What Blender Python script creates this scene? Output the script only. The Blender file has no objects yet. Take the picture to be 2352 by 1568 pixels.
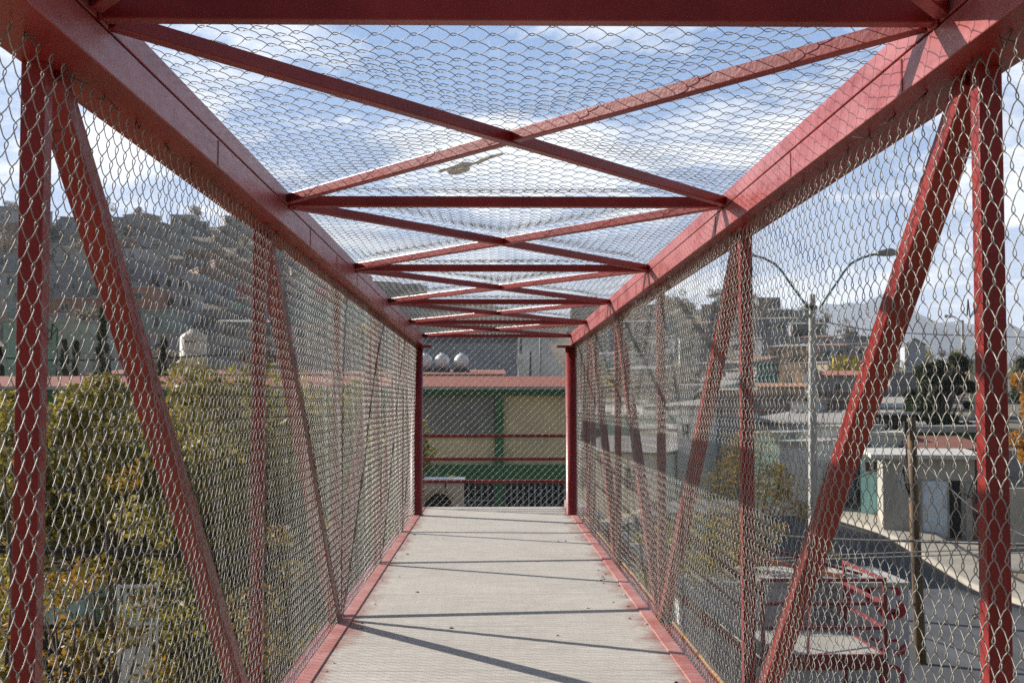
import bpy, math, random
import numpy as np
from mathutils import Vector, Matrix, Euler

# ------------------------------------------------------------------ camera, sky, sun, exposure
SC = bpy.context.scene
COL = SC.collection
R = math.radians
EYE = 6.5
DECK = EYE - 1.55
cam = bpy.data.cameras.new('camera'); co = bpy.data.objects.new('camera', cam); COL.objects.link(co)
co.location = (0, 0, EYE); co.rotation_euler = (R(90 + 2.83), 0, R(-0.893))
cam.sensor_width = 36; cam.lens = 36 * 2950 / 2352; cam.clip_end = 20000; cam.clip_start = 0.05
cam.dof.use_dof = True; cam.dof.focus_distance = 4.6; cam.dof.aperture_fstop = 11
SC.camera = co
SUN_V = Vector((-1, 0.587, 0.56)).normalized()          # towards the sun
sun = bpy.data.lights.new('sun', 'SUN'); so = bpy.data.objects.new('sun', sun); COL.objects.link(so)
sun.energy = 5.0; sun.angle = R(0.53); sun.color = (1.0, 0.95, 0.87)
so.rotation_euler = SUN_V.to_track_quat('Z', 'Y').to_euler()
SC.view_settings.view_transform = 'Standard'; SC.view_settings.look = 'None'
SC.view_settings.exposure = 0.85; SC.view_settings.gamma = 1
W = bpy.data.worlds.new('World'); SC.world = W; W.use_nodes = True
wn = W.node_tree.nodes; wl = W.node_tree.links; wn.clear()
def N(t, **k):
    n = wn.new(t)
    for a, b in k.items(): setattr(n, a, b)
    return n
wo = N('ShaderNodeOutputWorld'); bg = N('ShaderNodeBackground'); sky = N('ShaderNodeTexSky')
sky.sky_type = 'NISHITA'; sky.sun_disc = False
sky.sun_elevation = math.asin(SUN_V.z); sky.sun_rotation = math.atan2(SUN_V.x, SUN_V.y)
sky.air_density = 1.0; sky.dust_density = 1.2; sky.ozone_density = 1.6
bg.inputs['Strength'].default_value = 0.05
tc = N('ShaderNodeTexCoord'); sep = N('ShaderNodeSeparateXYZ'); wl.new(tc.outputs['Generated'], sep.inputs[0])
def M(op, a, b=None, cl=False):
    n = N('ShaderNodeMath', operation=op); n.use_clamp = bool(cl)
    for i, v in enumerate((a, b)):
        if v is None: continue
        if isinstance(v, (int, float)): n.inputs[i].default_value = v
        else: wl.new(v, n.inputs[i])
    return n.outputs[0]
zz = M('ADD', M('MAXIMUM', sep.outputs[2], 0.0), 0.22)
cb = N('ShaderNodeCombineXYZ'); wl.new(M('DIVIDE', sep.outputs[0], zz), cb.inputs[0]); wl.new(M('DIVIDE', sep.outputs[1], zz), cb.inputs[1])
mp = N('ShaderNodeMapping'); mp.inputs['Scale'].default_value = (1.15, 1.25, 1); mp.inputs['Rotation'].default_value = (0, 0, R(-28)); mp.inputs['Location'].default_value = (2.3, 0.8, 0)
wl.new(cb.outputs[0], mp.inputs[0])
nz = N('ShaderNodeTexNoise'); nz.inputs['Scale'].default_value = 1.9; nz.inputs['Detail'].default_value = 9; nz.inputs['Roughness'].default_value = 0.62; nz.inputs['Distortion'].default_value = 0.25
wl.new(mp.outputs[0], nz.inputs['Vector'])
cr = N('ShaderNodeValToRGB'); cr.color_ramp.elements[0].position = 0.445; cr.color_ramp.elements[1].position = 0.565; cr.color_ramp.elements[0].color = (0, 0, 0, 1)
wl.new(nz.outputs[0], cr.inputs[0])
# shading inside the clouds
nz2 = N('ShaderNodeTexNoise'); nz2.inputs['Scale'].default_value = 3.1; nz2.inputs['Detail'].default_value = 7; wl.new(mp.outputs[0], nz2.inputs['Vector'])
cr2 = N('ShaderNodeValToRGB'); cr2.color_ramp.elements[0].position = 0.35; cr2.color_ramp.elements[1].position = 0.65
cr2.color_ramp.elements[0].color = (8.6, 9.4, 10.8, 1); cr2.color_ramp.elements[1].color = (13.6, 13.9, 14.2, 1)
wl.new(nz2.outputs[0], cr2.inputs[0])
# haze towards the horizon
hz = M('POWER', M('SUBTRACT', 1.0, M('MULTIPLY', M('MAXIMUM', sep.outputs[2], 0.0), 3.4), True), 2.0)
# the clouds stand ahead; overhead and behind the sky is clear
ahead = M('MULTIPLY_ADD' if False else 'MULTIPLY', M('ADD', sep.outputs[1], 0.25), 1.6, True)
low = M('SUBTRACT', 1.0, M('MULTIPLY', M('SUBTRACT', sep.outputs[2], 0.38), 3.0, True), True)
fac = M('MULTIPLY', M('MULTIPLY', M('MAXIMUM', M('MULTIPLY', cr.outputs[0], 0.93), M('MULTIPLY', hz, 0.75)), low), ahead)
veil = N('ShaderNodeMix', data_type='RGBA'); wl.new(M('MULTIPLY', M('MULTIPLY', ahead, low), 0.85), veil.inputs[0]); wl.new(sky.outputs[0], veil.inputs[6]); veil.inputs[7].default_value = (2.5, 4.5, 8.4, 1)
mx = N('ShaderNodeMix', data_type='RGBA'); wl.new(fac, mx.inputs[0]); wl.new(veil.outputs[2], mx.inputs[6]); wl.new(cr2.outputs[0], mx.inputs[7])
wl.new(mx.outputs[2], bg.inputs[0]); wl.new(bg.outputs[0], wo.inputs[0])
SC.cycles.use_denoising = False
SC.cycles.max_bounces = 6; SC.cycles.diffuse_bounces = 3; SC.cycles.glossy_bounces = 3; SC.cycles.transparent_max_bounces = 8; SC.cycles.volume_bounces = 1

CM = co.rotation_euler.to_matrix()
def P(x, y, Z):
    """point at forward distance Z seen at (x, y) of the 2352 px wide photograph"""
    d = CM @ Vector(((x - 1176) / 2950, (784 - y) / 2950, -1))
    d *= Z / d.y
    return Vector((d.x, Z, EYE + d.z))
rnd = random.Random(7); nr = np.random.RandomState(5)

# ------------------------------------------------------------------ materials
MATS = {}
def mat(name, col, rough=0.8, metal=0.0, col2=None, scale=4.0, bump=0.0, bscale=None, spec=0.5, detail=5, coord='Object', low=0.35, high=0.65, stretch=(1, 1, 1)):
    if name in MATS: return MATS[name]
    m = bpy.data.materials.new(name); m.use_nodes = True; nt = m.node_tree; b = nt.nodes['Principled BSDF']
    b.inputs['Roughness'].default_value = rough; b.inputs['Metallic'].default_value = metal
    b.inputs['Specular IOR Level'].default_value = spec
    col = tuple(col) + (1,) if len(col) == 3 else col
    c2 = tuple(col2) + (1,) if col2 else tuple(c * 0.72 for c in col[:3]) + (1,)
    t = nt.nodes.new('ShaderNodeTexCoord'); mpn = nt.nodes.new('ShaderNodeMapping'); mpn.inputs['Scale'].default_value = stretch
    nt.links.new(t.outputs[coord], mpn.inputs[0])
    n = nt.nodes.new('ShaderNodeTexNoise'); n.inputs['Scale'].default_value = scale; n.inputs['Detail'].default_value = detail; n.inputs['Roughness'].default_value = 0.65
    nt.links.new(mpn.outputs[0], n.inputs['Vector'])
    r = nt.nodes.new('ShaderNodeValToRGB'); r.color_ramp.elements[0].position = low; r.color_ramp.elements[1].position = high
    r.color_ramp.elements[0].color = c2; r.color_ramp.elements[1].color = col
    nt.links.new(n.outputs[0], r.inputs[0]); nt.links.new(r.outputs[0], b.inputs['Base Color'])
    if bump:
        n2 = nt.nodes.new('ShaderNodeTexNoise'); n2.inputs['Scale'].default_value = bscale or scale * 6; n2.inputs['Detail'].default_value = 4
        nt.links.new(mpn.outputs[0], n2.inputs['Vector'])
        bp = nt.nodes.new('ShaderNodeBump'); bp.inputs['Strength'].default_value = bump; bp.inputs['Distance'].default_value = 0.02
        nt.links.new(n2.outputs[0], bp.inputs['Height']); nt.links.new(bp.outputs[0], b.inputs['Normal'])
    MATS[name] = m
    return m
class G:
    """small node helper for a longer material"""
    def __init__(s, m): s.nt = m.node_tree; s.b = s.nt.nodes['Principled BSDF']
    def n(s, t, **k):
        q = s.nt.nodes.new(t)
        for a, b in k.items(): setattr(q, a, b)
        return q
    def l(s, a, b): s.nt.links.new(a, b)
    def m(s, op, a, b=None, c=None, cl=False):
        q = s.n('ShaderNodeMath', operation=op); q.use_clamp = cl
        for i, v in enumerate((a, b, c)):
            if v is None: continue
            if isinstance(v, (int, float)): q.inputs[i].default_value = v
            else: s.l(v, q.inputs[i])
        return q.outputs[0]
    def noise(s, vec, scale, det=4, ro=0.6):
        q = s.n('ShaderNodeTexNoise'); q.inputs['Scale'].default_value = scale; q.inputs['Detail'].default_value = det; q.inputs['Roughness'].default_value = ro
        s.l(vec, q.inputs['Vector']); return q.outputs[0]
    def mix(s, f, a, b):
        q = s.n('ShaderNodeMix', data_type='RGBA')
        for i, v in ((0, f), (6, a), (7, b)):
            if isinstance(v, (int, float)): q.inputs[i].default_value = v
            elif isinstance(v, tuple): q.inputs[i].default_value = v + (1,)
            else: s.l(v, q.inputs[i])
        return q.outputs[2]
    def scale(s, vec, sc):
        q = s.n('ShaderNodeMapping'); q.inputs['Scale'].default_value = sc; s.l(vec, q.inputs[0]); return q.outputs[0]

def red_paint(nm='red_steel_paint', fd=0.5, fo=-2.1):
    m = bpy.data.materials.new(nm); m.use_nodes = True; g = G(m); t = g.n('ShaderNodeTexCoord').outputs['Object']
    a = g.noise(t, 2.2, 6, 0.6); b = g.noise(g.scale(t, (1, 1, 6)), 9, 5)
    c = g.mix(g.m('MULTIPLY_ADD', a, 3.0, -1.0, cl=True), (0.16, 0.010, 0.009), (0.255, 0.021, 0.018))
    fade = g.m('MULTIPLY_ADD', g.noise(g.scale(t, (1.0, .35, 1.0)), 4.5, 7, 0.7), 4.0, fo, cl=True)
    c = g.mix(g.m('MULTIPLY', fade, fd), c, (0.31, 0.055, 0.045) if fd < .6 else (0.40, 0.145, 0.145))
    drip = g.m('SUBTRACT', g.noise(g.scale(t, (9, 9, 0.8)), 3.0, 5, 0.75), 0.60, cl=True)
    c = g.mix(g.m('MULTIPLY', drip, 4.5, cl=True), c, (0.17, 0.055, 0.018))
    chip = g.m('GREATER_THAN', g.noise(t, 34, 4), 0.69)
    c = g.mix(g.m('MULTIPLY', chip, 0.7), c, (0.06, 0.025, 0.018))
    g.l(c, g.b.inputs['Base Color'])
    g.l(g.m('MULTIPLY_ADD', b, 0.22, 0.24), g.b.inputs['Roughness'])
    g.b.inputs['Specular IOR Level'].default_value = 0.3
    bp = g.n('ShaderNodeBump'); bp.inputs['Strength'].default_value = 0.12; bp.inputs['Distance'].default_value = 0.01
    g.l(g.noise(t, 60, 3), bp.inputs['Height']); g.l(bp.outputs[0], g.b.inputs['Normal'])
    return m
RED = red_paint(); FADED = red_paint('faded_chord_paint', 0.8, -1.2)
def deck_mat():
    m = bpy.data.materials.new('deck_concrete'); m.use_nodes = True; g = G(m); t = g.n('ShaderNodeTexCoord').outputs['Object']
    s = g.n('ShaderNodeSeparateXYZ'); g.l(t, s.inputs[0]); x, y = s.outputs[0], s.outputs[1]
    big = g.noise(t, 1.3, 6, 0.7); mid = g.noise(g.scale(t, (1, 2.4, 1)), 5, 6, 0.7)
    broom = g.noise(g.scale(t, (2.0, 150, 1)), 1.0, 3); broom2 = g.noise(g.scale(t, (120, 3, 1)), 1.0, 2); grit = g.noise(t, 90, 3)
    c = g.mix(g.m('MULTIPLY_ADD', big, 2.6, -0.8, cl=True), (0.40, 0.37, 0.32), (0.66, 0.61, 0.53))
    c = g.mix(g.m('MULTIPLY_ADD', mid, 3.6, -1.6, cl=True), c, (0.74, 0.69, 0.61))
    c = g.mix(g.m('MULTIPLY_ADD', broom, 2.0, -0.55, cl=True), (0.37, 0.34, 0.30), c)
    c = g.mix(g.m('MULTIPLY_ADD', broom2, 1.6, -0.75, cl=True), c, (0.38, 0.36, 0.33))
    # red overspray along both edges
    ed = g.m('MINIMUM', g.m('ADD', x, 1.01), g.m('SUBTRACT', 1.11, x))
    sp = g.m('SUBTRACT', g.m('ADD', g.m('MULTIPLY', g.noise(g.scale(t, (1.4, 0.9, 1)), 3.4, 8, 0.62), 1.9), -0.62), g.m('MULTIPLY', ed, 2.9))
    sp = g.m('MULTIPLY', sp, 2.0, cl=True)
    c = g.mix(g.m('MULTIPLY', sp, 0.8), c, (0.26, 0.08, 0.06))
    st = g.m('MULTIPLY', g.m('SUBTRACT', g.noise(g.scale(t, (0.9, 3.0, 1)), 1.9, 5, 0.75), 0.66), 5.0, cl=True)
    c = g.mix(g.m('MULTIPLY', st, 0.65), c, (0.30, 0.13, 0.10))
    # casting joints across the deck
    fr = g.m('FRACT', g.m('DIVIDE', g.m('ADD', y, g.m('MULTIPLY', g.noise(t, 2.5, 2), 0.02)), 1.52))
    j = g.m('LESS_THAN', fr, 0.006)
    c = g.mix(g.m('MULTIPLY', j, 0.6), c, (0.12, 0.11, 0.10))
    spk = g.m('GREATER_THAN', g.noise(t, 55, 2), 0.74)
    c = g.mix(g.m('MULTIPLY', spk, 0.5), c, (0.16, 0.12, 0.10))
    g.l(c, g.b.inputs['Base Color']); g.b.inputs['Roughness'].default_value = 0.82; g.b.inputs['Specular IOR Level'].default_value = 0.3
    bp = g.n('ShaderNodeBump'); bp.inputs['Strength'].default_value = 0.35; bp.inputs['Distance'].default_value = 0.006
    g.l(g.m('ADD', g.m('ADD', broom, g.m('MULTIPLY', grit, 0.6)), g.m('MULTIPLY', j, -2.0)), bp.inputs['Height']); g.l(bp.outputs[0], g.b.inputs['Normal'])
    return m
DECKM = deck_mat()
WIRE = mat('galvanised_wire', (0.35, 0.35, 0.32), 0.52, 0.35, col2=(0.22, 0.21, 0.18), scale=14)
OCHRE = mat('ochre_primer', (0.42, 0.20, 0.03), 0.7, col2=(0.20, 0.11, 0.03), scale=9)

# ------------------------------------------------------------------ mesh helpers
def link(o, parent=None):
    COL.objects.link(o)
    if parent: o.parent = parent
    return o
def raw_mesh(name, V, F, material, parent=None, smooth=False):
    """V (n,3) array, F (m,k) array with one polygon size"""
    V = np.asarray(V, np.float32); F = np.asarray(F, np.int32); k = F.shape[1]
    me = bpy.data.meshes.new(name); me.vertices.add(len(V)); me.vertices.foreach_set('co', V.ravel())
    me.loops.add(F.size); me.loops.foreach_set('vertex_index', F.ravel())
    me.polygons.add(len(F)); me.polygons.foreach_set('loop_start', np.arange(0, F.size, k, dtype=np.int32))
    me.polygons.foreach_set('loop_total', np.full(len(F), k, np.int32))
    if smooth: me.polygons.foreach_set('use_smooth', np.ones(len(F), bool))
    me.update(calc_edges=True); me.materials.append(material)
    o = bpy.data.objects.new(name, me)
    return link(o, parent)
class MB:
    def __init__(s): s.v = []; s.f = []
    def add(s, vs, fs):
        k = len(s.v); s.v += [tuple(v) for v in vs]; s.f += [tuple(i + k for i in f) for f in fs]; return s
    def box(s, x0, x1, y0, y1, z0, z1):
        vs = [(x, y, z) for z in (z0, z1) for y in (y0, y1) for x in (x0, x1)]
        return s.add(vs, [(0, 2, 3, 1), (4, 5, 7, 6), (0, 1, 5, 4), (2, 6, 7, 3), (0, 4, 6, 2), (1, 3, 7, 5)])
    def beam(s, a, b, w, h, up=(0, 0, 1)):
        """rectangular bar from a to b; w across, h along 'up'"""
        a = Vector(a); b = Vector(b); t = (b - a).normalized(); sd = t.cross(Vector(up)).normalized(); u = sd.cross(t).normalized()
        vs = []
        for p in (a, b):
            for i, j in ((-1, -1), (1, -1), (1, 1), (-1, 1)): vs.append(p + sd * w / 2 * i + u * h / 2 * j)
        return s.add(vs, [(3, 2, 1, 0), (4, 5, 6, 7), (0, 1, 5, 4), (1, 2, 6, 5), (2, 3, 7, 6), (3, 0, 4, 7)])
    def tube(s, pts, r, seg=8, cap=True):
        pts = [Vector(p) for p in pts]; n = len(pts); rs = r if isinstance(r, (list, tuple)) else [r] * n
        ring = []; prev = None
        for i, p in enumerate(pts):
            t = (pts[min(i + 1, n - 1)] - pts[max(i - 1, 0)]).normalized()
            if prev is None: prev = t.orthogonal().normalized()
            u = (prev - t * prev.dot(t)).normalized(); prev = u; w = t.cross(u)
            ring.append([p + (u * math.cos(a) + w * math.sin(a)) * rs[i] for a in [2 * math.pi * q / seg for q in range(seg)]])
        vs = [v for rg in ring for v in rg]; fs = []
        for i in range(n - 1):
            for q in range(seg):
                a, b = i * seg + q, i * seg + (q + 1) % seg; fs.append((a, b, b + seg, a + seg))
        if cap: fs.append(tuple(range(seg - 1, -1, -1))); fs.append(tuple((n - 1) * seg + q for q in range(seg)))
        return s.add(vs, fs)
    def lathe(s, c, prof, seg=20):
        vs = []; fs = []
        for r, z in prof:
            for q in range(seg): a = 2 * math.pi * q / seg; vs.append((c[0] + r * math.cos(a), c[1] + r * math.sin(a), c[2] + z))
        for i in range(len(prof) - 1):
            for q in range(seg):
                a, b = i * seg + q, i * seg + (q + 1) % seg; fs.append((a, b, b + seg, a + seg))
        return s.add(vs, fs)
    def build(s, name, material, parent=None, bevel=0, smooth=False):
        me = bpy.data.meshes.new(name); me.from_pydata(s.v, [], s.f); me.materials.append(material)
        if smooth: me.polygons.foreach_set('use_smooth', np.ones(len(me.polygons), bool))
        me.update(); o = bpy.data.objects.new(name, me)
        if bevel:
            md = o.modifiers.new('bevel', 'BEVEL'); md.width = bevel; md.segments = 2; md.limit_method = 'ANGLE'
        return link(o, parent)
def tag(o, label=None, cat=None, group=None, kind=None):
    for k, v in (('label', label), ('category', cat), ('group', group), ('kind', kind)):
        if v: o[k] = v
    return o
def empty(name, loc=(0, 0, 0), rz=0.0):
    o = bpy.data.objects.new(name, None); o.location = loc; o.rotation_euler = (0, 0, rz); return link(o)

# ------------------------------------------------------------------ terrain
SKX = np.array([-3000, -600, 0, 100, 350, 590, 700, 800, 950, 1130, 1290, 1350, 1535, 1760, 1870, 1950, 2100, 2352, 3000, 5000], float)
SKY = np.array([560, 500, 488, 514, 512, 527, 590, 640, 690, 700, 735, 722, 708, 712, 745, 792, 828, 838, 850, 880], float)
SKU = (SKX - 1130) / 2950; SKT = (930 - SKY) / 2950
def smooth(t): t = min(max(t, 0), 1); return t * t * (3 - 2 * t)
def hz_noise(x, y):
    return (math.sin(x * 0.031 + 1.3) * math.cos(y * 0.027 - .4) + 0.5 * math.sin(x * 0.083 + y * 0.061) + 0.3 * math.sin(x * .19 - y * .17 + 2)) * 0.5
def ground(x, y):
    """height of the ground (world z)"""
    if y < 16: base = -6.5; return EYE + base
    u = x / max(y, 1)
    side = smooth((u - 0.03) / 0.13)
    bl = np.interp(y, [0, 62, 80, 100], [-6.5, -6.5, -3.6, -1.2])
    br = np.interp(y, [0, 20, 42, 49, 60, 90, 130, 160], [-6.5, -6.4, -6.1, -5.0, -4.4, -3.2, -0.6, 1.5])
    b = bl * (1 - side) + br * side
    F = 80 + 50 * side; Rr = 330.0
    crest = float(np.interp(u, SKU, SKT)) * Rr
    if y <= F: h = b
    elif y <= Rr:
        bF = (-3.6) * (1 - side) + (-0.6) * side
        t = (y - F) / (Rr - F); t2 = t ** 1.15
        h = bF * (1 - t2) + crest * t2 + hz_noise(x, y) * 2.2 * math.sin(math.pi * t)
    else:
        t = smooth((y - Rr) / 600); h = crest * (1 - t) + (-8) * t
    return EYE + h
def build_terrain():
    xs = np.concatenate([np.linspace(-4500, -700, 14)[:-1], np.linspace(-700, -60, 80)[:-1], np.linspace(-60, 90, 101)[:-1], np.linspace(90, 700, 76)[:-1], np.linspace(700, 4500, 14)])
    ys = np.concatenate([np.linspace(-400, -20, 8)[:-1], np.linspace(-20, 110, 90)[:-1], np.linspace(110, 420, 90)[:-1], np.linspace(420, 1000, 30)[:-1], np.linspace(1000, 5300, 14)])
    V = np.array([(x, y, ground(x, y)) for y in ys for x in xs]); nx = len(xs); F = []
    for j in range(len(ys) - 1):
        for i in range(nx - 1):
            a = j * nx + i; F.append((a, a + 1, a + 1 + nx, a + nx))
    m = bpy.data.materials.new('dry_earth'); m.use_nodes = True; g = G(m); t = g.n('ShaderNodeTexCoord').outputs['Object']
    c = g.mix(g.m('MULTIPLY_ADD', g.noise(t, 0.35, 6, 0.7), 2.2, -0.6, cl=True), (0.22, 0.175, 0.12), (0.38, 0.31, 0.225))
    scr = g.m('MULTIPLY_ADD', g.noise(t, 0.09, 8, 0.75), 5, -2.4, cl=True)
    sp = g.n('ShaderNodeSeparateXYZ'); g.l(t, sp.inputs[0])
    far = g.m('MULTIPLY_ADD', sp.outputs[1], 0.02, -1.3, cl=True)
    c = g.mix(g.m('MULTIPLY', far, 0.75), c, (0.165, 0.148, 0.125)); c = g.mix(g.m('MULTIPLY', scr, far), c, (0.075, 0.075, 0.06))
    c = g.mix(g.m('MULTIPLY_ADD', g.noise(t, 3.0, 5, 0.7), 2, -0.9, cl=True), c, (0.26, 0.23, 0.185))
    g.l(c, g.b.inputs['Base Color']); g.b.inputs['Roughness'].default_value = 0.95; g.b.inputs['Specular IOR Level'].default_value = 0.1
    o = raw_mesh('ground', V, np.array(F), m, smooth=True); tag(o, kind='structure')
build_terrain()
# mountains on the horizon; the blue of distant haze is put into the rock colour
def build_mountain():
    px = np.array([1500, 1650, 1800, 1880, 1915, 1960, 2000, 2040, 2080, 2105, 2135, 2165, 2195, 2230, 2262, 2300, 2420, 2600, 2900, 3300])
    py = np.array([900, 860, 790, 716, 701, 699, 703, 716, 741, 756, 757, 742, 746, 762, 784, 800, 806, 830, 860, 900])
    Z0 = 4200.; V = []; xs = np.linspace(1500, 3300, 260); nd = 22
    for j in range(nd):
        f = j / (nd - 1)
        for x in xs:
            top = float(np.interp(x, px, py)) + 2.0 * math.sin(x * .11) + 1.5 * math.sin(x * .29)
            X = (x - 1130) / 2950 * Z0; H = max((930 - top) / 2950 * Z0, 0)
            prof = math.sin(math.pi * f) ** 0.8
            V.append((X + 60 * math.sin(j * 1.3 + x * .02), Z0 - 1100 + 2200 * f, EYE - 60 + (H + 60) * prof * (1 + 0.10 * math.sin(x * .05 + j * 1.1) * (1 if 0.1 < abs(f - .5) else 0))))
    F = [(j * 260 + i, j * 260 + i + 1, (j + 1) * 260 + i + 1, (j + 1) * 260 + i) for j in range(nd - 1) for i in range(259)]
    o = raw_mesh('mountain', np.array(V), np.array(F), mat('haze_blue_rock', (0.035, 0.05, 0.075), 0.95, col2=(0.02, 0.03, 0.045), scale=0.004), smooth=True); tag(o, kind='structure')
build_mountain()

# ------------------------------------------------------------------ the footbridge
YN = lambda n: 3.174 + 3 * n          # roof crossbars
YS = lambda n: {-2: -2.9, -1: .05, 0: 3.174, 1: 6.25, 2: 9.42, 3: 12.65, 4: 15.75, 5: 18.1}[n]   # side truss nodes
CH_LO, CH_HI = EYE + 0.845, EYE + 1.02
bridge = tag(empty('footbridge', (0, 0, 0)), 'red steel footbridge with concrete deck enclosed in galvanised chain link mesh', 'footbridge')
PL, PR = -1.131, 1.241
Y0, Y1 = -3.2, 18.30
for x0, x1 in ((-1.165, -0.975), (1.115, 1.305)):
    b = MB(); b.box(x0, x1, Y0, Y1, CH_LO, EYE + 0.945); b.box(x0 + .006, x1 - .006, Y0 + .002, Y1 - .002, EYE + 0.9452, EYE + 0.952); b.box(x0 + .001, x1 - .001, Y0 + .001, Y1 - .001, EYE + 0.9522, CH_HI)
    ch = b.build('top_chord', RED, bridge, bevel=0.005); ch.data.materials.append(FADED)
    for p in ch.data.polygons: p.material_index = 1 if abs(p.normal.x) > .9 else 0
    # weld seams on the inner face
    b = MB(); xi = x1 if x0 < 0 else x0; sg = 1 if x0 < 0 else -1; y = 2.2; r2 = random.Random(3 + int(x0))
    while y < Y1:
        MB().box(min(xi, xi + sg * .0025), max(xi, xi + sg * .0025), y, y + .012, CH_LO + .006, EYE + .94).build('weld_seam', RED if x0 < 0 or r2.random() < .6 else OCHRE, ch)
        y += r2.uniform(1.1, 2.4)
for x0, x1 in ((-1.19, -1.1005), (1.205, 1.33)):                       # bottom chords
    MB().box(x0, x1, Y0, 18.1, DECK - .26, DECK - .006).build('bottom_chord', RED, bridge, bevel=0.004)
for x0, x1 in ((-1.10, -1.01), (1.11, 1.20)):
    b = MB(); n = 7
    for k in range(n):
        ya = Y0 + (19.6 - Y0) * k / n; b.box(x0, x1, ya, Y0 + (19.6 - Y0) * (k + 1) / n - .004, DECK - .2, DECK + .008)
    b.build('edge_channel', mat('worn_red_flange', (0.50, 0.24, 0.21), 0.6, col2=(0.36, 0.11, 0.09), scale=3, bump=.15), bridge, bevel=0.003)
b = MB(); b.box(-1.01, 1.11, Y0, 19.70, DECK - .14, DECK); b.build('deck_slab', DECKM, bridge)
b = MB(); b.tube([(1.285 + .004 * math.sin(y * 2.3), y, DECK + .012) for y in np.arange(Y0, 18.1, .45)], .013, 8); b.build('edge_rod', OCHRE, bridge, smooth=True)
def vpost(x, n, a=.06):
    return MB().box(x - a / 2, x + a / 2, YS(n) - a / 2, YS(n) + a / 2, DECK - .006, CH_LO + .002).build('post', RED, bridge, bevel=.004)
for n in range(-1, 5):
    for x in (PL, PR): vpost(x, n)
za, zb = CH_LO, DECK - .005
for n in range(-2, 5):
    for x in (PL, PR):
        a, c = ((YS(n) + .07, za), (YS(n + 1) - .07, zb)) if n < 2 else ((YS(n) + .07, zb), (YS(n + 1) - .07, za))
        if n == -2: a = (YS(-2) + .4, za - .3)
        MB().beam((x + .0015, a[0], a[1]), (x + .0015, c[0], c[1]), .078, .078, up=(0, 1, 0)).build('diagonal', RED, bridge, bevel=.005)
for n in range(-1, 6):
    hb_ = .075 if n == 0 else .05
    MB().beam((-0.974, YN(n), EYE + .954 + hb_ / 2), (1.114, YN(n), EYE + .954 + hb_ / 2), .05, hb_).build('crossbar', RED, bridge, bevel=.004)
for n in range(-2, 5):
    MB().beam((-0.974, YN(n) + .06, EYE + .975), (1.114, YN(n + 1) - .06, EYE + .975), .045, .043).build('brace', RED, bridge, bevel=.004)
    MB().beam((1.114, YN(n) + .06, EYE + .981), (-0.974, YN(n + 1) - .06, EYE + .981), .042, .043).build('brace', RED, bridge, bevel=.004)
rw = random.Random(9)
for n in range(0, 3):
    for x, sx in ((-0.975, 1), (1.115, -1)):
        pts = [(x + sx * .004, YN(n) + dy + rw.uniform(-.002, .002), EYE + .979 + dz + rw.uniform(-.002, .002)) for dy, dz in ((-.028, -.028), (-.01, -.029), (.01, -.028), (.028, -.028), (.028, -.01), (.029, .012), (.028, .028), (0, .028), (-.028, .028), (-.029, 0), (-.028, -.028))]
        MB().tube(pts, .0055, 6).build('weld_bead', RED, bridge)
# pipe columns under the far end
for cx in (-1.065, 1.13):
    c = MB().tube([(cx, 18.22, 0 - .2), (cx, 18.22, EYE + .815)], .088, 28).build('column', RED, bridge, smooth=False)
    for p in c.data.polygons: p.use_smooth = len(p.vertices) == 4
    sg = 1 if cx < 0 else -1
    MB().box(min(cx - sg * .09, cx + sg * .21), max(cx - sg * .09, cx + sg * .21), 18.09, 18.36, EYE + .815, CH_LO - .003).build('cap_plate', RED, c, bevel=.004)
    MB().tube([(cx, 18.22, DECK + .001), (cx, 18.22, DECK + .016)], .10, 24).build('collar', RED, c)
rl = random.Random(77)
lit = []
for k in range(46):
    side = rl.random() < .7; x = (rl.choice((-.93, 1.03)) + rl.uniform(-.07, .07)) if side else rl.uniform(-.9, 1.0); y = rl.uniform(6.5, 17); s_ = rl.uniform(.006, .018)
    b = MB(); a_ = rl.uniform(0, 3.14); dx, dy = math.cos(a_) * s_, math.sin(a_) * s_ * rl.uniform(.4, 1)
    top_ = [(x + dx, y + dy, DECK + .006), (x - dy * .7, y + dx * .7, DECK + .009), (x - dx, y - dy, DECK + .005), (x + dy * .7, y - dx * .7, DECK + .008)]
    bot_ = [(v[0], v[1], DECK + .0008) for v in top_]
    b.add(top_ + bot_, [(0, 1, 2, 3), (7, 6, 5, 4)] + [(i, i + 4, (i + 1) % 4 + 4, (i + 1) % 4) for i in range(4)])
    o = b.build('concrete_crumb', mat('pale_crumb', (.5, .46, .4), .9) if k % 3 else mat('dark_crumb', (.12, .08, .06), .9))
    tag(o, 'small %s crumb of debris lying on the walkway deck' % ('pale' if k % 3 else 'dark brown'), 'debris', 'crumbs of debris on the deck')
# far end railing
for z in (1000.5, 1053.5, 1105.5):
    zz_ = P(1130, z, 19.62).z
    MB().beam((-1.3, 19.62, zz_), (1.45, 19.62, zz_), .045, .05).build('end_rail', RED, bridge, bevel=.004)
for x in (-1.32, 1.47): MB().box(x - .03, x + .03, 19.59, 19.65, DECK, EYE + 1.2).build('end_post', RED, bridge, bevel=.004)
MB().beam((-1.29, 19.62, EYE + 1.2), (1.44, 19.62, EYE + 1.2), .045, .05).build('end_rail', RED, bridge)
MB().box(-1.35, -1.1002, 18.11, 19.7, DECK - .14, DECK - .003).build('landing_edge', RED, bridge)
MB().box(1.2002, 1.5, 18.6, 19.7, DECK - .14, DECK - .003).build('landing_edge', RED, bridge)

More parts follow.
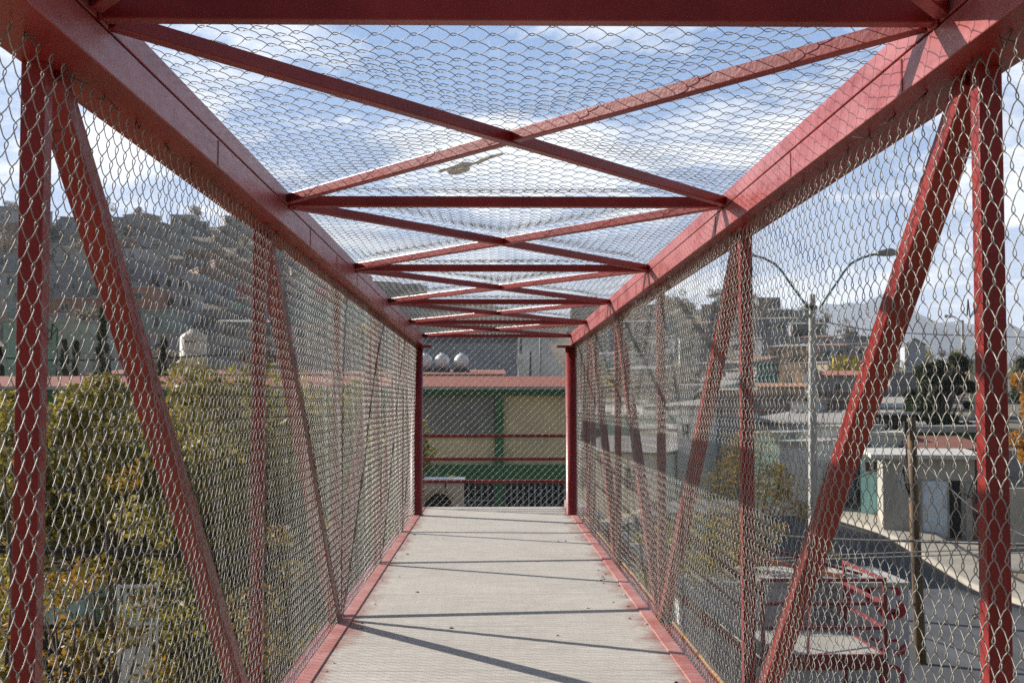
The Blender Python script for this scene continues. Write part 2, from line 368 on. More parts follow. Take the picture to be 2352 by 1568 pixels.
def wire_mesh(name, mapf, s0, s1, t0, t1, ps, pt, seg_of, B=.0070, rad=.0017, seed=1, dens=12):
    """chain link: wires run along t, one every ps (half a diamond), hooked to the next one; pt = diamond length along t"""
    rs = np.random.RandomState(seed); Vs = []; Fs = []; off = 0
    nw = int((s1 - s0) / ps)
    groups = {}
    for k in range(nw):
        d = seg_of(s0 + k * ps); groups.setdefault(d, []).append(k)
    for (dd, sides, rr), ks in groups.items():
        ks = np.array(ks)
        nt = int((t1 - t0) / pt * dd) + 1
        j = np.arange(nt)
        t = t0 + j * pt / dd
        ph = (2 * np.pi * j / dd)[None, :] + np.where(ks % 2 == 0, 0, np.pi)[:, None] + np.pi / dd
        tri = 2 / np.pi * np.arcsin(np.sin(ph)); sh = 0.82 * tri + 0.18 * np.sin(ph) * 1.0
        A = ps / 2 + rad * 1.3
        s = (s0 + ks * ps)[:, None] + A * sh
        dep = B * np.tanh(2.4 * np.cos(ph)) / np.tanh(2.4)
        T = np.broadcast_to(t[None, :], s.shape)
        s = s + 0.0022 * np.sin(T * 7.3 + ks[:, None] * .9) + rs.normal(0, .0009, s.shape[0])[:, None]
        C = mapf(s, T, dep)                                        # (nk, nt, 3)
        tan = np.gradient(C, axis=1); tan /= np.linalg.norm(tan, axis=2, keepdims=True)
        D = mapf(s, T, dep + .01) - C; D /= np.linalg.norm(D, axis=2, keepdims=True)
        n1 = np.cross(tan, D); n1 /= np.linalg.norm(n1, axis=2, keepdims=True); n2 = np.cross(tan, n1)
        ang = np.arange(sides) * 2 * np.pi / sides
        V = C[:, :, None, :] + rr * (np.cos(ang)[None, None, :, None] * n1[:, :, None, :] + np.sin(ang)[None, None, :, None] * n2[:, :, None, :])
        nk = len(ks); idx = np.arange(nk * nt * sides).reshape(nk, nt, sides)
        a = idx[:, :-1, :]; b = np.roll(idx, -1, axis=2)[:, :-1, :]; c = np.roll(idx, -1, axis=2)[:, 1:, :]; d = idx[:, 1:, :]
        F = np.stack([a, b, c, d], axis=-1).reshape(-1, 4) + off
        Vs.append(V.reshape(-1, 3)); Fs.append(F); off += nk * nt * sides
    return raw_mesh(name, np.concatenate(Vs), np.concatenate(Fs), WIRE, bridge, smooth=True)
def seg_near(s): return (16, 5, .00155) if s < 7 else ((12, 4, .00150) if s < 11 else (8, 3, .00135))
def seg_roof(s): return (16, 5, .00135) if s < 7 else ((12, 4, .0013) if s < 11 else (8, 3, .0013))
def wob(s, t, k): return .006 * np.sin(s * 2.1 + k) * np.sin(t * 2.6 + k) + .004 * np.sin(s * 5.3 + t * 3.1 + k) + .002 * np.sin(s * 13 + t * 5)
TOPS = CH_LO - .002
def bow(s, t):   # the mesh bellies inwards between its ties
    return .012 * np.sin(np.pi * np.clip((t - DECK) / 2.4, 0, 1)) * (0.5 + .5 * np.cos(2 * np.pi * (s - YN(0)) / 3.0 + np.pi))
def map_left(s, t, d):
    f = np.clip((t - DECK) / 2.4, 0, 1)
    x = -1.096 + .035 * f ** 6 + bow(s, t) + np.abs(wob(s, t, 1.0)) + d
    return np.stack([x, s, t + 0 * s], axis=-1)
def map_right(s, t, d):
    f = np.clip((t - DECK) / 2.4, 0, 1)
    x = 1.196 - .012 * f ** 6 - bow(s, t) - np.abs(wob(s, t, 2.0)) + d
    return np.stack([x, s, t + 0 * s], axis=-1)
def map_roof(s, t, d):   # t runs across the bridge
    # distance to the nearest crossbar / brace: the mesh hangs between them
    m = np.mod(s - YN(0), 3.0) / 3.0; xw = (t + .975) / 2.09
    d1 = np.minimum(m, 1 - m) * 3; d2 = np.abs(m - xw) * 1.7; d3 = np.abs(m - (1 - xw)) * 1.7
    edge = np.minimum(np.abs(t + 1.0), np.abs(1.15 - t)) * 1.0
    q = np.minimum(np.minimum(d1, d2), np.minimum(d3, np.maximum(edge, 0)))
    sag = .045 * (1 - np.exp(-(q / .22) ** 1.5))
    z = EYE + 1.0295 - sag + .003 * np.sin(s * 7 + t * 4) + d
    return np.stack([t + 0 * s, s, z], axis=-1)
wire_mesh('wire_mesh', map_left, 1.2, 18.12, DECK + .012, TOPS, .0425, .1, seg_near, seed=1)
wire_mesh('wire_mesh', map_right, 1.2, 18.12, DECK + .012, TOPS, .0425, .1, seg_near, seed=2)
wire_mesh('wire_mesh', map_roof, 2.0, 18.2, -1.09, 1.22, .0535, .106, seg_roof, seed=3)
def map_end(s, t, d): return np.stack([s, 19.585 + d * .7 + 0 * s, t + 0 * s], axis=-1)
wire_mesh('wire_mesh', map_end, -1.3, 1.45, DECK + .01, EYE + 1.19, .0535, .106, lambda s: (8, 4, .0018), seed=4)
# tie wires: short twists holding the mesh to posts, chords and channels
r2 = random.Random(11); TIE = mat('dark_tie_wire', (0.09, 0.08, 0.07), 0.6, .4)
for sx, xx in ((1, -1.07), (-1, 1.185)):
    for n in range(0, 4):
        for k in range(6):
            z = DECK + .25 + k * .38 + r2.uniform(-.05, .05); y = YS(n) - .035
            pts = [Vector((xx + sx * r2.uniform(-.01, .025), y + r2.uniform(-.03, .03), z + r2.uniform(-.03, .03))) for _ in range(5)]
            if n < 2: MB().tube(pts, .0018, 4).build('tie_wire', TIE, bridge)
    y = 2.6
    while y < 12:
        c0 = Vector((xx + sx * .01, y, TOPS + .002))
        b = MB()
        for q in range(2):
            pts = [c0, c0 + Vector((sx * r2.uniform(.0, .03), r2.uniform(-.04, .04), r2.uniform(-.035, -.005))), c0 + Vector((sx * r2.uniform(-.01, .05), r2.uniform(-.06, .06), r2.uniform(-.05, -.003)))]
            b.tube(pts, .0018, 4)
        b.build('tie_wire', TIE, bridge)
        y += r2.uniform(.22, .36)
# frayed cardboard scrap lying on the roof mesh
def scrap():
    def q(x, y, h=1.042):
        d = CM @ Vector(((x - 1176) / 2950, (784 - y) / 2950, -1)); d *= h / d.z; return (d.x, d.y, EYE + h)
    b = MB()
    for pts, h in (([(1022, 388), (1032, 402), (1058, 400), (1080, 390), (1078, 383), (1096, 376), (1060, 374)], 1.036), ([(1088, 374), (1098, 378), (1124, 366), (1156, 356), (1152, 352), (1112, 362)], 1.040), ([(1004, 393), (1012, 398), (1024, 392), (1020, 387)], 1.034)):
        lo = [q(x, y, h) for x, y in pts]; n = len(lo); up = [(v[0], v[1], v[2] + .004) for v in lo]
        b.add(lo + up, [tuple(range(n)), tuple(range(2 * n - 1, n - 1, -1))] + [(k, k + n, (k + 1) % n + n, (k + 1) % n) for k in range(n)])
    return b.build('cardboard_scrap', mat('weathered_card', (0.72, 0.74, 0.74), 0.9, col2=(.42, .44, .44), scale=26))
tag(scrap(), 'torn grey scrap of cardboard lying on the roof mesh by the first brace crossing', 'scrap')

# ------------------------------------------------------------------ stairway with landing, right of the far end
SRED = mat('stair_maroon_paint', (.20, .018, .018), .5, col2=(.11, .012, .012), scale=3, bump=.1)
st = tag(empty('stairway', (1.3, 19.6, DECK)), 'red railed concrete stairway going down to a landing right of the footbridge', 'stairway')
def stp(mb, name, m, parent=None, **k):
    o = mb.build(name, m, parent or st, **k)
    if parent is None: o.matrix_parent_inverse = Matrix.Translation((-1.3, -19.6, -DECK))
    return o
CON = mat('weathered_concrete', (0.38, 0.35, 0.31), 0.85, col2=(0.30, 0.285, 0.26), scale=2.2, bump=.2)
LZ = EYE - 3.86
LX0, LX1, LY0, LY1 = 4.15, 6.05, 20.0, 22.2
stp(MB().box(LX0, LX1, LY0, LY1, LZ - .12, LZ), 'landing', CON)
stp(MB().box(LX0, LX1 + .04, LY0 - .05, LY0 - .002, LZ - .22, LZ + .02), 'edge_beam', SRED)
stp(MB().box(LX1 + .002, LX1 + .05, LY0, LY1, LZ - .22, LZ + .02), 'edge_beam', SRED)
for y in (18.75, 19.55): pass
for yy in (19.98, 21.2):
    stp(MB().beam((1.5, yy, DECK - .22), (LX0 - .002, yy, LZ - .13), .05, .13), 'stringer', SRED, bevel=.004)
    stp(MB().beam((1.5, yy, DECK + .85), (LX0, yy, LZ + .95), .05, .05), 'handrail', SRED, bevel=.004)
    stp(MB().beam((1.5, yy, DECK + .42), (LX0, yy, LZ + .48), .04, .04), 'handrail', SRED, bevel=.004)
stp(MB().box(1.2, 1.5, 19.72, 21.3, DECK - .16, DECK - .004), 'top_landing', CON)
for k in range(12):
    f = (k + .5) / 12; X = 1.5 + (LX0 - 1.5) * f; Zt = DECK - (DECK - LZ) * (k + 1) / 13
    stp(MB().box(X - .15, X + .15, 20.01, 21.17, Zt - .05, Zt), 'tread', CON)
for z in (1332, 1386, 1442):
    h = P(1900, z, 19.95).z
    stp(MB().beam((LX0, 19.97, h), (LX1 + .02, 19.97, h), .045, .055), 'rail', SRED, bevel=.004)
    stp(MB().beam((LX1 + .03, 20.0, h + .004), (LX1 + .03, LY1, h + .004), .045, .055), 'rail', SRED, bevel=.004)
htop = P(1900, 1326, 19.95).z
for x, y in ((LX0 + .03, 19.94), (LX1 + .03, 19.955), (LX1 + .03, LY1 + .03)):
    stp(MB().box(x - .03, x + .03, y - .03, y + .03, -.1, htop), 'rail_post', SRED, bevel=.004)
stp(MB().beam((4.75, 19.97, htop - .02), (4.25, 19.99, LZ + .02), .04, .04), 'strut', SRED)
stp(MB().beam((5.5, 22.2, LZ + .9), (4.9, 20.05, LZ + .03), .04, .04), 'strut', SRED)
# gritty wire screen on the landing's inner side
scr = mat('gritty_screen', (0.30, 0.30, 0.31), 0.8, col2=(0.10, 0.09, 0.10), scale=30, low=.45, high=.55)
stp(MB().add([(5.05, 22.26, LZ + .02), (6.0, 22.26, LZ + .02), (6.0, 22.26, LZ + .70), (5.35, 22.26, LZ + 1.15), (5.05, 22.28, LZ + .02), (6.0, 22.28, LZ + .02), (6.0, 22.28, LZ + .70), (5.35, 22.28, LZ + 1.15)],
    [(0, 1, 2, 3), (7, 6, 5, 4), (0, 4, 5, 1), (1, 5, 6, 2), (2, 6, 7, 3), (3, 7, 4, 0)]), 'screen', scr)
# lower treads with pale nosings and dark stringers under the landing
for k in range(5):
    Zt = LZ - .45 - .2 * k
    stp(MB().box(3.9 + .0 * k, 5.0 - .05 * k, 19.3 - .0 * k + .22 * k, 19.42 + .22 * k, Zt - .04, Zt), 'tread', mat('pale_nosing', (.55, .55, .53), .7))
stp(MB().box(5.32, 5.38, 19.2, 19.25, 0, LZ - .24), 'rail_post', SRED)

# ------------------------------------------------------------------ kiosk with red painted lettering behind the stair
KZ = 23.3
kx0, kx1 = P(1559, 1334, KZ).x, P(2086, 1334, KZ).x; kt = P(1900, 1337, KZ).z
kio = tag(empty('kiosk', (kx0, KZ, 0)), 'flat roofed whitewashed kiosk with red painted scrawl beside the stairway', 'kiosk')
WHITE = mat('old_whitewash', (0.50, 0.48, 0.49), 0.85, col2=(0.30, 0.29, 0.30), scale=1.6)
def kp(mb, name, m, **k):
    o = mb.build(name, m, kio, **k); o.matrix_parent_inverse = Matrix.Translation((-kx0, -KZ, 0)); return o
kp(MB().box(kx0, kx1, KZ, KZ + 2.3, -.3, kt - .08), 'wall', WHITE)
kp(MB().box(kx0 - .03, kx1 + .03, KZ - .03, KZ + 2.33, kt - .0798, kt), 'roof_slab', mat('roof_cement', (0.45, 0.42, 0.38), .9, col2=(.33, .31, .28), scale=3))
PAINTR = mat('red_wall_paint', (0.42, 0.02, 0.04), 0.7, col2=(0.30, .015, .03), scale=6)
PAINTB = mat('blue_wall_paint', (0.03, 0.05, 0.33), 0.7)
def stroke(pts, w, m):
    b = MB(); q = [P(x, y, KZ - .004) for x, y in pts]; vs = []
    for i, p in enumerate(q):
        a = q[max(i - 1, 0)]; c = q[min(i + 1, len(q) - 1)]; t = (c - a).normalized(); nn = Vector((-t.z, 0, t.x)) * w / 2
        vs += [(p.x + nn.x, KZ - .004, p.z + nn.z), (p.x - nn.x, KZ - .004, p.z - nn.z)]
    n = len(q); front = [(2 * i, 2 * i + 1, 2 * i + 3, 2 * i + 2) for i in range(n - 1)]
    b.add(vs, front); kp(b, 'painted_letter', m)
def arc(cx, cy, rx, ry, a0, a1, n=12): return [(cx + rx * math.cos(R(a0 + (a1 - a0) * i / n)), cy - ry * math.sin(R(a0 + (a1 - a0) * i / n))) for i in range(n + 1)]
stroke(arc(1908, 1408, 24, 38, 180, 0), .085, PAINTR); stroke([(1884, 1405), (1884, 1445)], .085, PAINTR)
stroke(arc(1975, 1372, 26, 22, 170, -20), .10, PAINTR); stroke([(1949, 1372), (1949, 1402)], .08, PAINTR)
stroke(arc(2030, 1372, 36, 30, 200, 10), .09, PAINTR); stroke(arc(2050, 1398, 24, 16, -160, 60), .14, PAINTR)
stroke([(2012, 1398), (2068, 1406)], .10, PAINTR); stroke(arc(2034, 1462, 34, 10, 190, 330), .05, PAINTR)
stroke([(2014, 1502), (2040, 1484)], .09, PAINTR); stroke([(2052, 1500), (2080, 1480)], .06, PAINTR); stroke([(2062, 1505), (2085, 1492)], .06, PAINTR)
stroke(arc(2048, 1556, 26, 26, 0, 360, 20), .07, PAINTR)
stroke([(1592, 1388), (1612, 1400), (1630, 1386)], .05, PAINTB); stroke([(1600, 1402), (1640, 1415), (1665, 1405)], .05, PAINTB); stroke([(1885, 1440), (1894, 1425), (1898, 1444)], .04, PAINTB)
stroke(arc(1640, 1440, 26, 20, 180, 20), .06, PAINTR); stroke([(1700, 1370), (1708, 1395)], .06, PAINTR); stroke([(1712, 1372), (1724, 1388)], .05, PAINTR)
# red trussed sign frame standing on the kiosk roof
fr = tag(empty('roof_frame', (5.5, 24.0, kt)), 'low red and orange trussed steel frame lying on the kiosk roof', 'frame')
def fp(a, c, m=RED, w=.05):
    o = MB().beam(a, c, w, w).build('frame_bar', m, fr); o.matrix_parent_inverse = Matrix.Translation((-5.5, -24.0, -kt))
ORG = mat('faded_orange_paint', (0.45, 0.16, 0.07), .7, col2=(.33, .09, .05), scale=8)
fp((4.9, 24.9, kt + .55), (6.9, 24.0, kt + .05)); fp((4.7, 24.6, kt + .35), (6.5, 23.7, kt + .04), ORG, .07)
for f in (.2, .45, .7): fp((4.9 + 2 * f, 24.9 - .9 * f, kt + .55 - .5 * f), (4.8 + 1.9 * f, 24.3 - .4 * f, kt + .04), RED, .035)
fp((4.9, 24.9, kt + .03), (4.9, 24.9, kt + .56))
wb = MB().box(5.9, 6.35, 24.35, 24.75, kt + .003, kt + .3).build('paint_tub', mat('white_plastic', (.7, .7, .68), .5)); tag(wb, 'white square tub standing under the red frame on the kiosk roof', 'tub')
# small white panel with red lettering under the stair landing
sg = tag(empty('painted_sign', (5.6, 19.3, 0)), 'white sign panel with red lettering on a red board under the stair landing', 'sign')
o = MB().box(5.25, 6.0, 19.12, 19.16, .5, LZ - .32).build('board', mat('dark_red_board', (.17, .015, .02), .6), sg); o.matrix_parent_inverse = Matrix.Translation((-5.6, -19.3, 0))
o = MB().box(5.42, 5.80, 19.10, 19.118, LZ - 1.05, LZ - .38).build('panel', WHITE, sg); o.matrix_parent_inverse = Matrix.Translation((-5.6, -19.3, 0))
b = MB()
for (x0, x1, z0, z1) in ((5.50, 5.55, LZ - .95, LZ - .48), (5.5501, 5.70, LZ - .55, LZ - .48), (5.5501, 5.66, LZ - .76, LZ - .70)): b.box(x0, x1, 19.094, 19.099, z0, z1)
o = b.build('letter', PAINTR, sg); o.matrix_parent_inverse = Matrix.Translation((-5.6, -19.3, 0))

# ------------------------------------------------------------------ buildings
GLASS = mat('dark_window_glass', (0.035, 0.04, 0.045), 0.15, spec=0.6)
DARK = mat('dark_opening', (0.02, 0.018, 0.016), 0.9)
GREY = (0.30, 0.30, 0.30)
def wallmat(col):
    k = 'render_%02d_%02d_%02d' % tuple(int(c * 99) for c in col)
    return mat(k, col, 0.88, col2=tuple(c * .74 for c in col), scale=0.9, bump=.1, detail=8)
def house(name, label, x0, x1, yt, Z, col, group=None, cat='house', yaw=0.0, depth=7.0, roof='flat', roofcol=(0.36, 0.34, 0.31), wins=(), doors=(), yb=None, sink=.6, over=.15, slab=.16, rise=1.1, extra=None):
    """front wall spans the photo columns x0..x1 at distance Z, its top at row yt; wins/doors in metres from the left corner and the wall top"""
    a = P(x0, yt, Z); c = P(x1, yt, Z); w = c.x - a.x; top = a.z
    gz = min(ground(a.x, Z), ground(c.x, Z), ground(a.x, Z + depth), ground(c.x, Z + depth)) if yb is None else P(x0, yb, Z).z
    base = gz - sink; H = top - base
    e = empty(name, (a.x, Z, base), yaw); tag(e, label, cat, group)
    t = .2; wm = wallmat(col)
    b = MB(); b.box(0, w, 0, depth, 0, H); b.build('wall', wm, e)
    if roof == 'flat':
        MB().box(-over, w + over, -over, depth + over, H + .003, H + slab).build('roof', wallmat(roofcol), e)
    elif roof == 'parapet':
        b = MB(); b.box(-.02, w + .02, -.02, .16, H + .002, H + .35); b.box(-.02, w + .02, depth - .16, depth + .02, H + .002, H + .35); b.box(-.018, .16, .161, depth - .161, H + .002, H + .348); b.box(w - .16, w + .018, .161, depth - .161, H + .002, H + .348)
        b.build('parapet', wm, e)
    elif roof == 'shed':
        MB().add([(-over, -over, H + .01), (w + over, -over, H + .01), (w + over, depth, H + rise), (-over, depth, H + rise), (-over, -over, H + .09), (w + over, -over, H + .09), (w + over, depth, H + rise + .08), (-over, depth, H + rise + .08)],
            [(3, 2, 1, 0), (4, 5, 6, 7), (0, 1, 5, 4), (1, 2, 6, 5), (2, 3, 7, 6), (3, 0, 4, 7)]).build('roof', wallmat(roofcol), e)
        MB().add([(0.01, .3, H), (.01, depth - .01, H), (.01, depth - .01, H + rise * .97), (w - .01, .3, H), (w - .01, depth - .01, H), (w - .01, depth - .01, H + rise * .97)], [(0, 2, 1), (3, 4, 5), (1, 2, 5, 4)]).build('gable', wm, e)
    elif roof == 'gable':
        m_ = w / 2
        MB().add([(-over, -over, H), (m_, -over, H + rise), (w + over, -over, H), (-over, depth + over, H), (m_, depth + over, H + rise), (w + over, depth + over, H), (-over, -over, H + .1), (m_, -over, H + rise + .1), (w + over, -over, H + .1), (-over, depth + over, H + .1), (m_, depth + over, H + rise + .1), (w + over, depth + over, H + .1)],
            [(0, 3, 4, 1), (1, 4, 5, 2), (6, 7, 10, 9), (7, 8, 11, 10), (0, 1, 7, 6), (1, 2, 8, 7), (3, 9, 10, 4), (4, 10, 11, 5), (0, 6, 9, 3), (2, 5, 11, 8)]).build('roof', wallmat(roofcol), e)
        MB().add([(0, .001, H), (w, .001, H), (m_, .001, H + rise * .98)], [(0, 1, 2)]).build('gable', wm, e)
    for (wx, wz, ww, wh) in wins:
        f = MB()
        z1 = H - wz; z0 = z1 - wh; fr_ = .06
        f.box(wx, wx + ww, -.05, -.002, z1 - fr_, z1); f.box(wx, wx + ww, -.05, -.002, z0, z0 + fr_); f.box(wx, wx + fr_, -.05, -.002, z0 + fr_ + .001, z1 - fr_ - .001); f.box(wx + ww - fr_, wx + ww, -.05, -.002, z0 + fr_ + .001, z1 - fr_ - .001)
        f.box(wx + ww / 2 - .025, wx + ww / 2 + .025, -.045, -.004, z0 + fr_ + .001, z1 - fr_ - .001)
        wo_ = f.build('window', wallmat((.5, .5, .48)), e)
        MB().box(wx + fr_, wx + ww - fr_, -.012, -.003, z0 + fr_, z1 - fr_).build('pane', GLASS, wo_)
    for (dx, dw, dh, dc) in doors:
        d = MB().box(dx, dx + dw, -.04, -.003, sink, sink + dh).build('door', wallmat(dc), e)
        MB().box(dx + dw * .82, dx + dw * .88, -.07, -.041, sink + dh * .45, sink + dh * .5).build('handle', DARK, d)
    if extra: extra(e, w, H)
    return e

# --- school
SZ = 50.0
sx0 = P(-700, 900, SZ).x; sx1 = P(1318, 900, SZ).x
sch = empty('school_building', (sx0, SZ, 0)); tag(sch, 'long two storey cream school building with green beams and a shallow red tile roof', 'school building')
def sp(mb, name, m, parent=None, **k):
    o = mb.build(name, m, parent or sch, **k)
    if parent is None: o.matrix_parent_inverse = Matrix.Translation((-sx0, -SZ, 0))
    return o
zy = lambda y, Z=SZ: P(1130, y, Z).z
CREAM = wallmat((0.80, 0.62, 0.36)); GRN = mat('green_beam_paint', (0.035, 0.17, 0.055), .7, col2=(.025, .12, .04), scale=2)
SHADEW = mat('classroom_glass', (0.27, 0.26, 0.23), 0.5, col2=(.17, .16, .14), scale=.5)
eave = zy(887, 49.2); ridge = zy(864, 54.5)
sp(MB().box(sx0, sx1, SZ, SZ + 9, -.3, zy(908)), 'wall', CREAM)
def tile_mat():
    m = bpy.data.materials.new('red_roof_tile'); m.use_nodes = True; g = G(m); t = g.n('ShaderNodeTexCoord').outputs['Object']
    br = g.n('ShaderNodeTexBrick'); br.inputs['Scale'].default_value = 1.0; br.inputs['Brick Width'].default_value = .30; br.inputs['Row Height'].default_value = .35; br.inputs['Mortar Size'].default_value = .02
    br.inputs['Color1'].default_value = (.29, .060, .028, 1); br.inputs['Color2'].default_value = (.22, .048, .024, 1); br.inputs['Mortar'].default_value = (.16, .05, .03, 1)
    g.l(t, br.inputs['Vector']); c = g.mix(g.m('MULTIPLY_ADD', g.noise(t, .4, 6), 2, -.8, cl=True), br.outputs[0], (.27, .075, .04)); g.l(c, g.b.inputs['Base Color']); g.b.inputs['Roughness'].default_value = .85
    return m
TILE = tile_mat()
rf = sp(MB().add([(sx0 - .5, 49.2, eave), (sx1 + .5, 49.2, eave), (sx1 + .5, 54.5, ridge), (sx0 - .5, 54.5, ridge), (sx1 + .5, 59.8, eave), (sx0 - .5, 59.8, eave),
    (sx0 - .5, 49.2, eave - .1), (sx1 + .5, 49.2, eave - .1), (sx1 + .5, 59.8, eave - .1), (sx0 - .5, 59.8, eave - .1)],
    [(0, 1, 2, 3), (3, 2, 4, 5), (6, 9, 8, 7), (0, 6, 7, 1), (4, 8, 9, 5), (1, 7, 8, 4, 2), (0, 3, 5, 9, 6)]), 'roof', TILE)
sp(MB().box(sx0 - .5, sx1 + .5, 49.17, 49.24, zy(894.5, 49.2), eave - .004), 'fascia', wallmat((.42, .40, .36)))
sp(MB().box(sx0 - .02, sx1 + .02, 49.5, SZ - .001, zy(908.5, 49.5), zy(895.5, 49.5)), 'beam', GRN)
sp(MB().box(sx0 - .02, sx1 + .02, 49.7, SZ - .001, zy(1100, 49.7), zy(1067, 49.7)), 'beam', GRN)
bayw = P(1147, 900, SZ).x - P(900, 900, SZ).x
cx = P(1146.5, 900, 49.8).x; k = 0; bays = []
while cx - k * 4.3 > sx0 + .5:
    bays.append(cx - k * 4.3); k += 1
for i, x in enumerate(bays):
    sp(MB().box(x - .17, x + .17, 49.72, SZ - .0015, 0, zy(909, 49.7)), 'pillar', GRN)
    xl = x - 4.3 + .19; xr = x - .19
    if i % 3 != 2 or i == 0:
        w_ = sp(MB().box(xl, xr, SZ - .06, SZ - .002, zy(1004), zy(909.5)), 'window', SHADEW)
        b = MB()
        for q in range(1, 4): xx = xl + (xr - xl) * q / 4; b.box(xx - .03, xx + .03, SZ - .09, SZ - .061, zy(1004), zy(909.5))
        b.box(xl, xr, SZ - .088, SZ - .0612, zy(958), zy(954))
        b2 = b.build('mullion', wallmat((.27, .26, .23)), w_)
        b2.matrix_parent_inverse = Matrix.Identity(4)
    # ground floor: barred dark opening
    w2 = sp(MB().box(xl, xr, SZ - .05, SZ - .0025, zy(1290), zy(1107)), 'window', DARK)
    b = MB(); nb = 16
    for q in range(nb + 1): xx = xl + (xr - xl) * q / nb; b.box(xx - .025, xx + .025, SZ - .1, SZ - .06, zy(1290), zy(1107))
    b.box(xl, xr, SZ - .12, SZ - .1005, zy(1150), zy(1147)); b.build('grille', wallmat((.33, .37, .40)), w2)
xl = cx + .19; w2 = sp(MB().box(xl, sx1 - .1, SZ - .05, SZ - .0025, zy(1290), zy(1107)), 'window', DARK)
b = MB()
for q in range(12): xx = xl + .05 + (sx1 - .2 - xl) * q / 11; b.box(xx - .03, xx + .03, SZ - .1, SZ - .06, zy(1290), zy(1107))
b.build('grille', wallmat((.33, .37, .40)), w2)
# back wing with a second roof strip and three round tanks on it
house('annex_building', 'low annex roof strip with pale edge behind the school, carrying round tanks', 200, 1156, 861, 92, (.40, .38, .34), cat='building', depth=9, roof='shed', roofcol=(.33, .11, .07), rise=.55, over=.2)
TANKW = mat('white_tank_plastic', (0.72, 0.73, 0.75), 0.62, col2=(.62, .63, .66), scale=2)
for i, (x, lab) in enumerate(((976, 'leftmost round white water tank on the annex roof, half behind the column'), (1015, 'middle round white water tank on the annex roof'), (1060, 'rightmost round white water tank on the annex roof'))):
    c = P(x, 829, 96); r = .55; t_ = tag(empty('water_tank', (c.x, 96, c.z - r - .32)), lab, 'water tank', 'round water tanks on the annex roof')
    MB().lathe((0, 0, r + .32), [(r * math.sin(math.pi * q / 14) + .001, -r * math.cos(math.pi * q / 14)) for q in range(15)], 24).build('tank_body', TANKW, t_, smooth=True)
    MB().lathe((0, 0, 2 * r + .29), [(.001, .1), (.14, .1), (.16, 0), (.001, 0)], 16).build('lid', TANKW, t_)
    MB().box(-.6, .6, -.5, .5, -.15, .33).build('stand', mat('dark_block', (.09, .085, .08), .9), t_)
# big cream cylinder tank on its block
c0, c1 = P(413, 850, 84), P(474, 850, 84); r = (c1.x - c0.x) / 2; hh = P(440, 762, 84).z - c0.z
wt = tag(empty('water_tank', ((c0.x + c1.x) / 2, 84, c0.z)), 'tall cream cylindrical water tank with domed top left of the bridge', 'water tank')
MB().lathe((0, 0, 0), [(.001, 0), (r, 0), (r, hh * .33), (r * 1.02, hh * .34), (r * 1.02, hh * .36), (r, hh * .37), (r, hh * .84), (r * .93, hh * .9), (r * .5, hh), (.25, hh * 1.03), (.25, hh * 1.07), (.001, hh * 1.07)], 32).build('tank_body', mat('cream_tank', (.60, .52, .42), .5, col2=(.52, .44, .35), scale=1), wt, smooth=True)
b = MB()
for q in range(6):
    a = R(-118 + q * 9); b.box(r * 1.005 * math.cos(a) - .05, r * 1.005 * math.cos(a) + .05, r * 1.012 * math.sin(a) - .01, r * 1.012 * math.sin(a) + .01, hh * .70 + (q % 2) * .03, hh * .75 + (q % 3) * .03)
b.build('mark', DARK, wt)
MB().box(-r - .2, r + .3, -1.1, 1.1, -2.5, -.002).build('base', wallmat((.20, .18, .17)), wt)

# --- grey workshop wall, embankment and posts seen through the portal
house('warehouse', 'big plain grey cement warehouse wall behind the round tanks', 700, 1197, 785, 140, (.38, .375, .38), cat='warehouse', depth=20, roof='flat', roofcol=(.17, .17, .18), slab=.5)
house('warehouse', 'upper grey warehouse block behind the plain cement wall', 1112, 1200, 768, 150, (.26, .27, .30), cat='warehouse', depth=12, roof='parapet')
emb = MB(); z_ = 150
q = [P(1190, 745, 117), P(1238, 745, 117), P(1298, 872, 110), P(1190, 872, 110)]
emb.add([tuple(v) for v in q] + [(v.x, v.y + 2, v.z - 8) for v in q], [(3, 2, 1, 0), (4, 5, 6, 7), (0, 1, 5, 4), (1, 2, 6, 5), (2, 3, 7, 6), (3, 0, 4, 7)])
tag(emb.build('embankment', mat('pale_slope_concrete', (.44, .42, .38), .9, col2=(.28, .27, .25), scale=.35, bump=.4)), 'pale concrete faced slope right of the grey warehouse', 'embankment')
def post(x, y0, y1, Z, r, col, label, name='utility_pole'):
    a, c = P(x, y0, Z), P(x, y1, Z); o = MB().tube([(0, 0, a.z - c.z), (0, 0, 0)], r, 10).build(name, mat('pole_' + str(col), col, .8), None, smooth=True); o.location = (c.x, Z, c.z)
    return tag(o, label, 'pole')
post(1218, 807, 868, 107, .10, (.06, .05, .045), 'short dark pole in front of the pale concrete slope')
post(1241.6, 760, 868, 106, .10, (.30, .31, .29), 'taller grey green pole in front of the pale concrete slope')
post(1196, 745, 812, 109, .12, (.15, .15, .15), 'grey pole at the corner of the grey warehouse')
sl = MB().box(-.28, .28, -.1, .1, 0, 1.9).build('stone_pillar', wallmat((.62, .60, .56))); c = P(1202, 856, 106); sl.location = (c.x, 106, c.z - .7); sl.rotation_euler = (0, R(-9), 0); tag(sl, 'leaning whitewashed stone pillar at the foot of the pale slope', 'pillar')

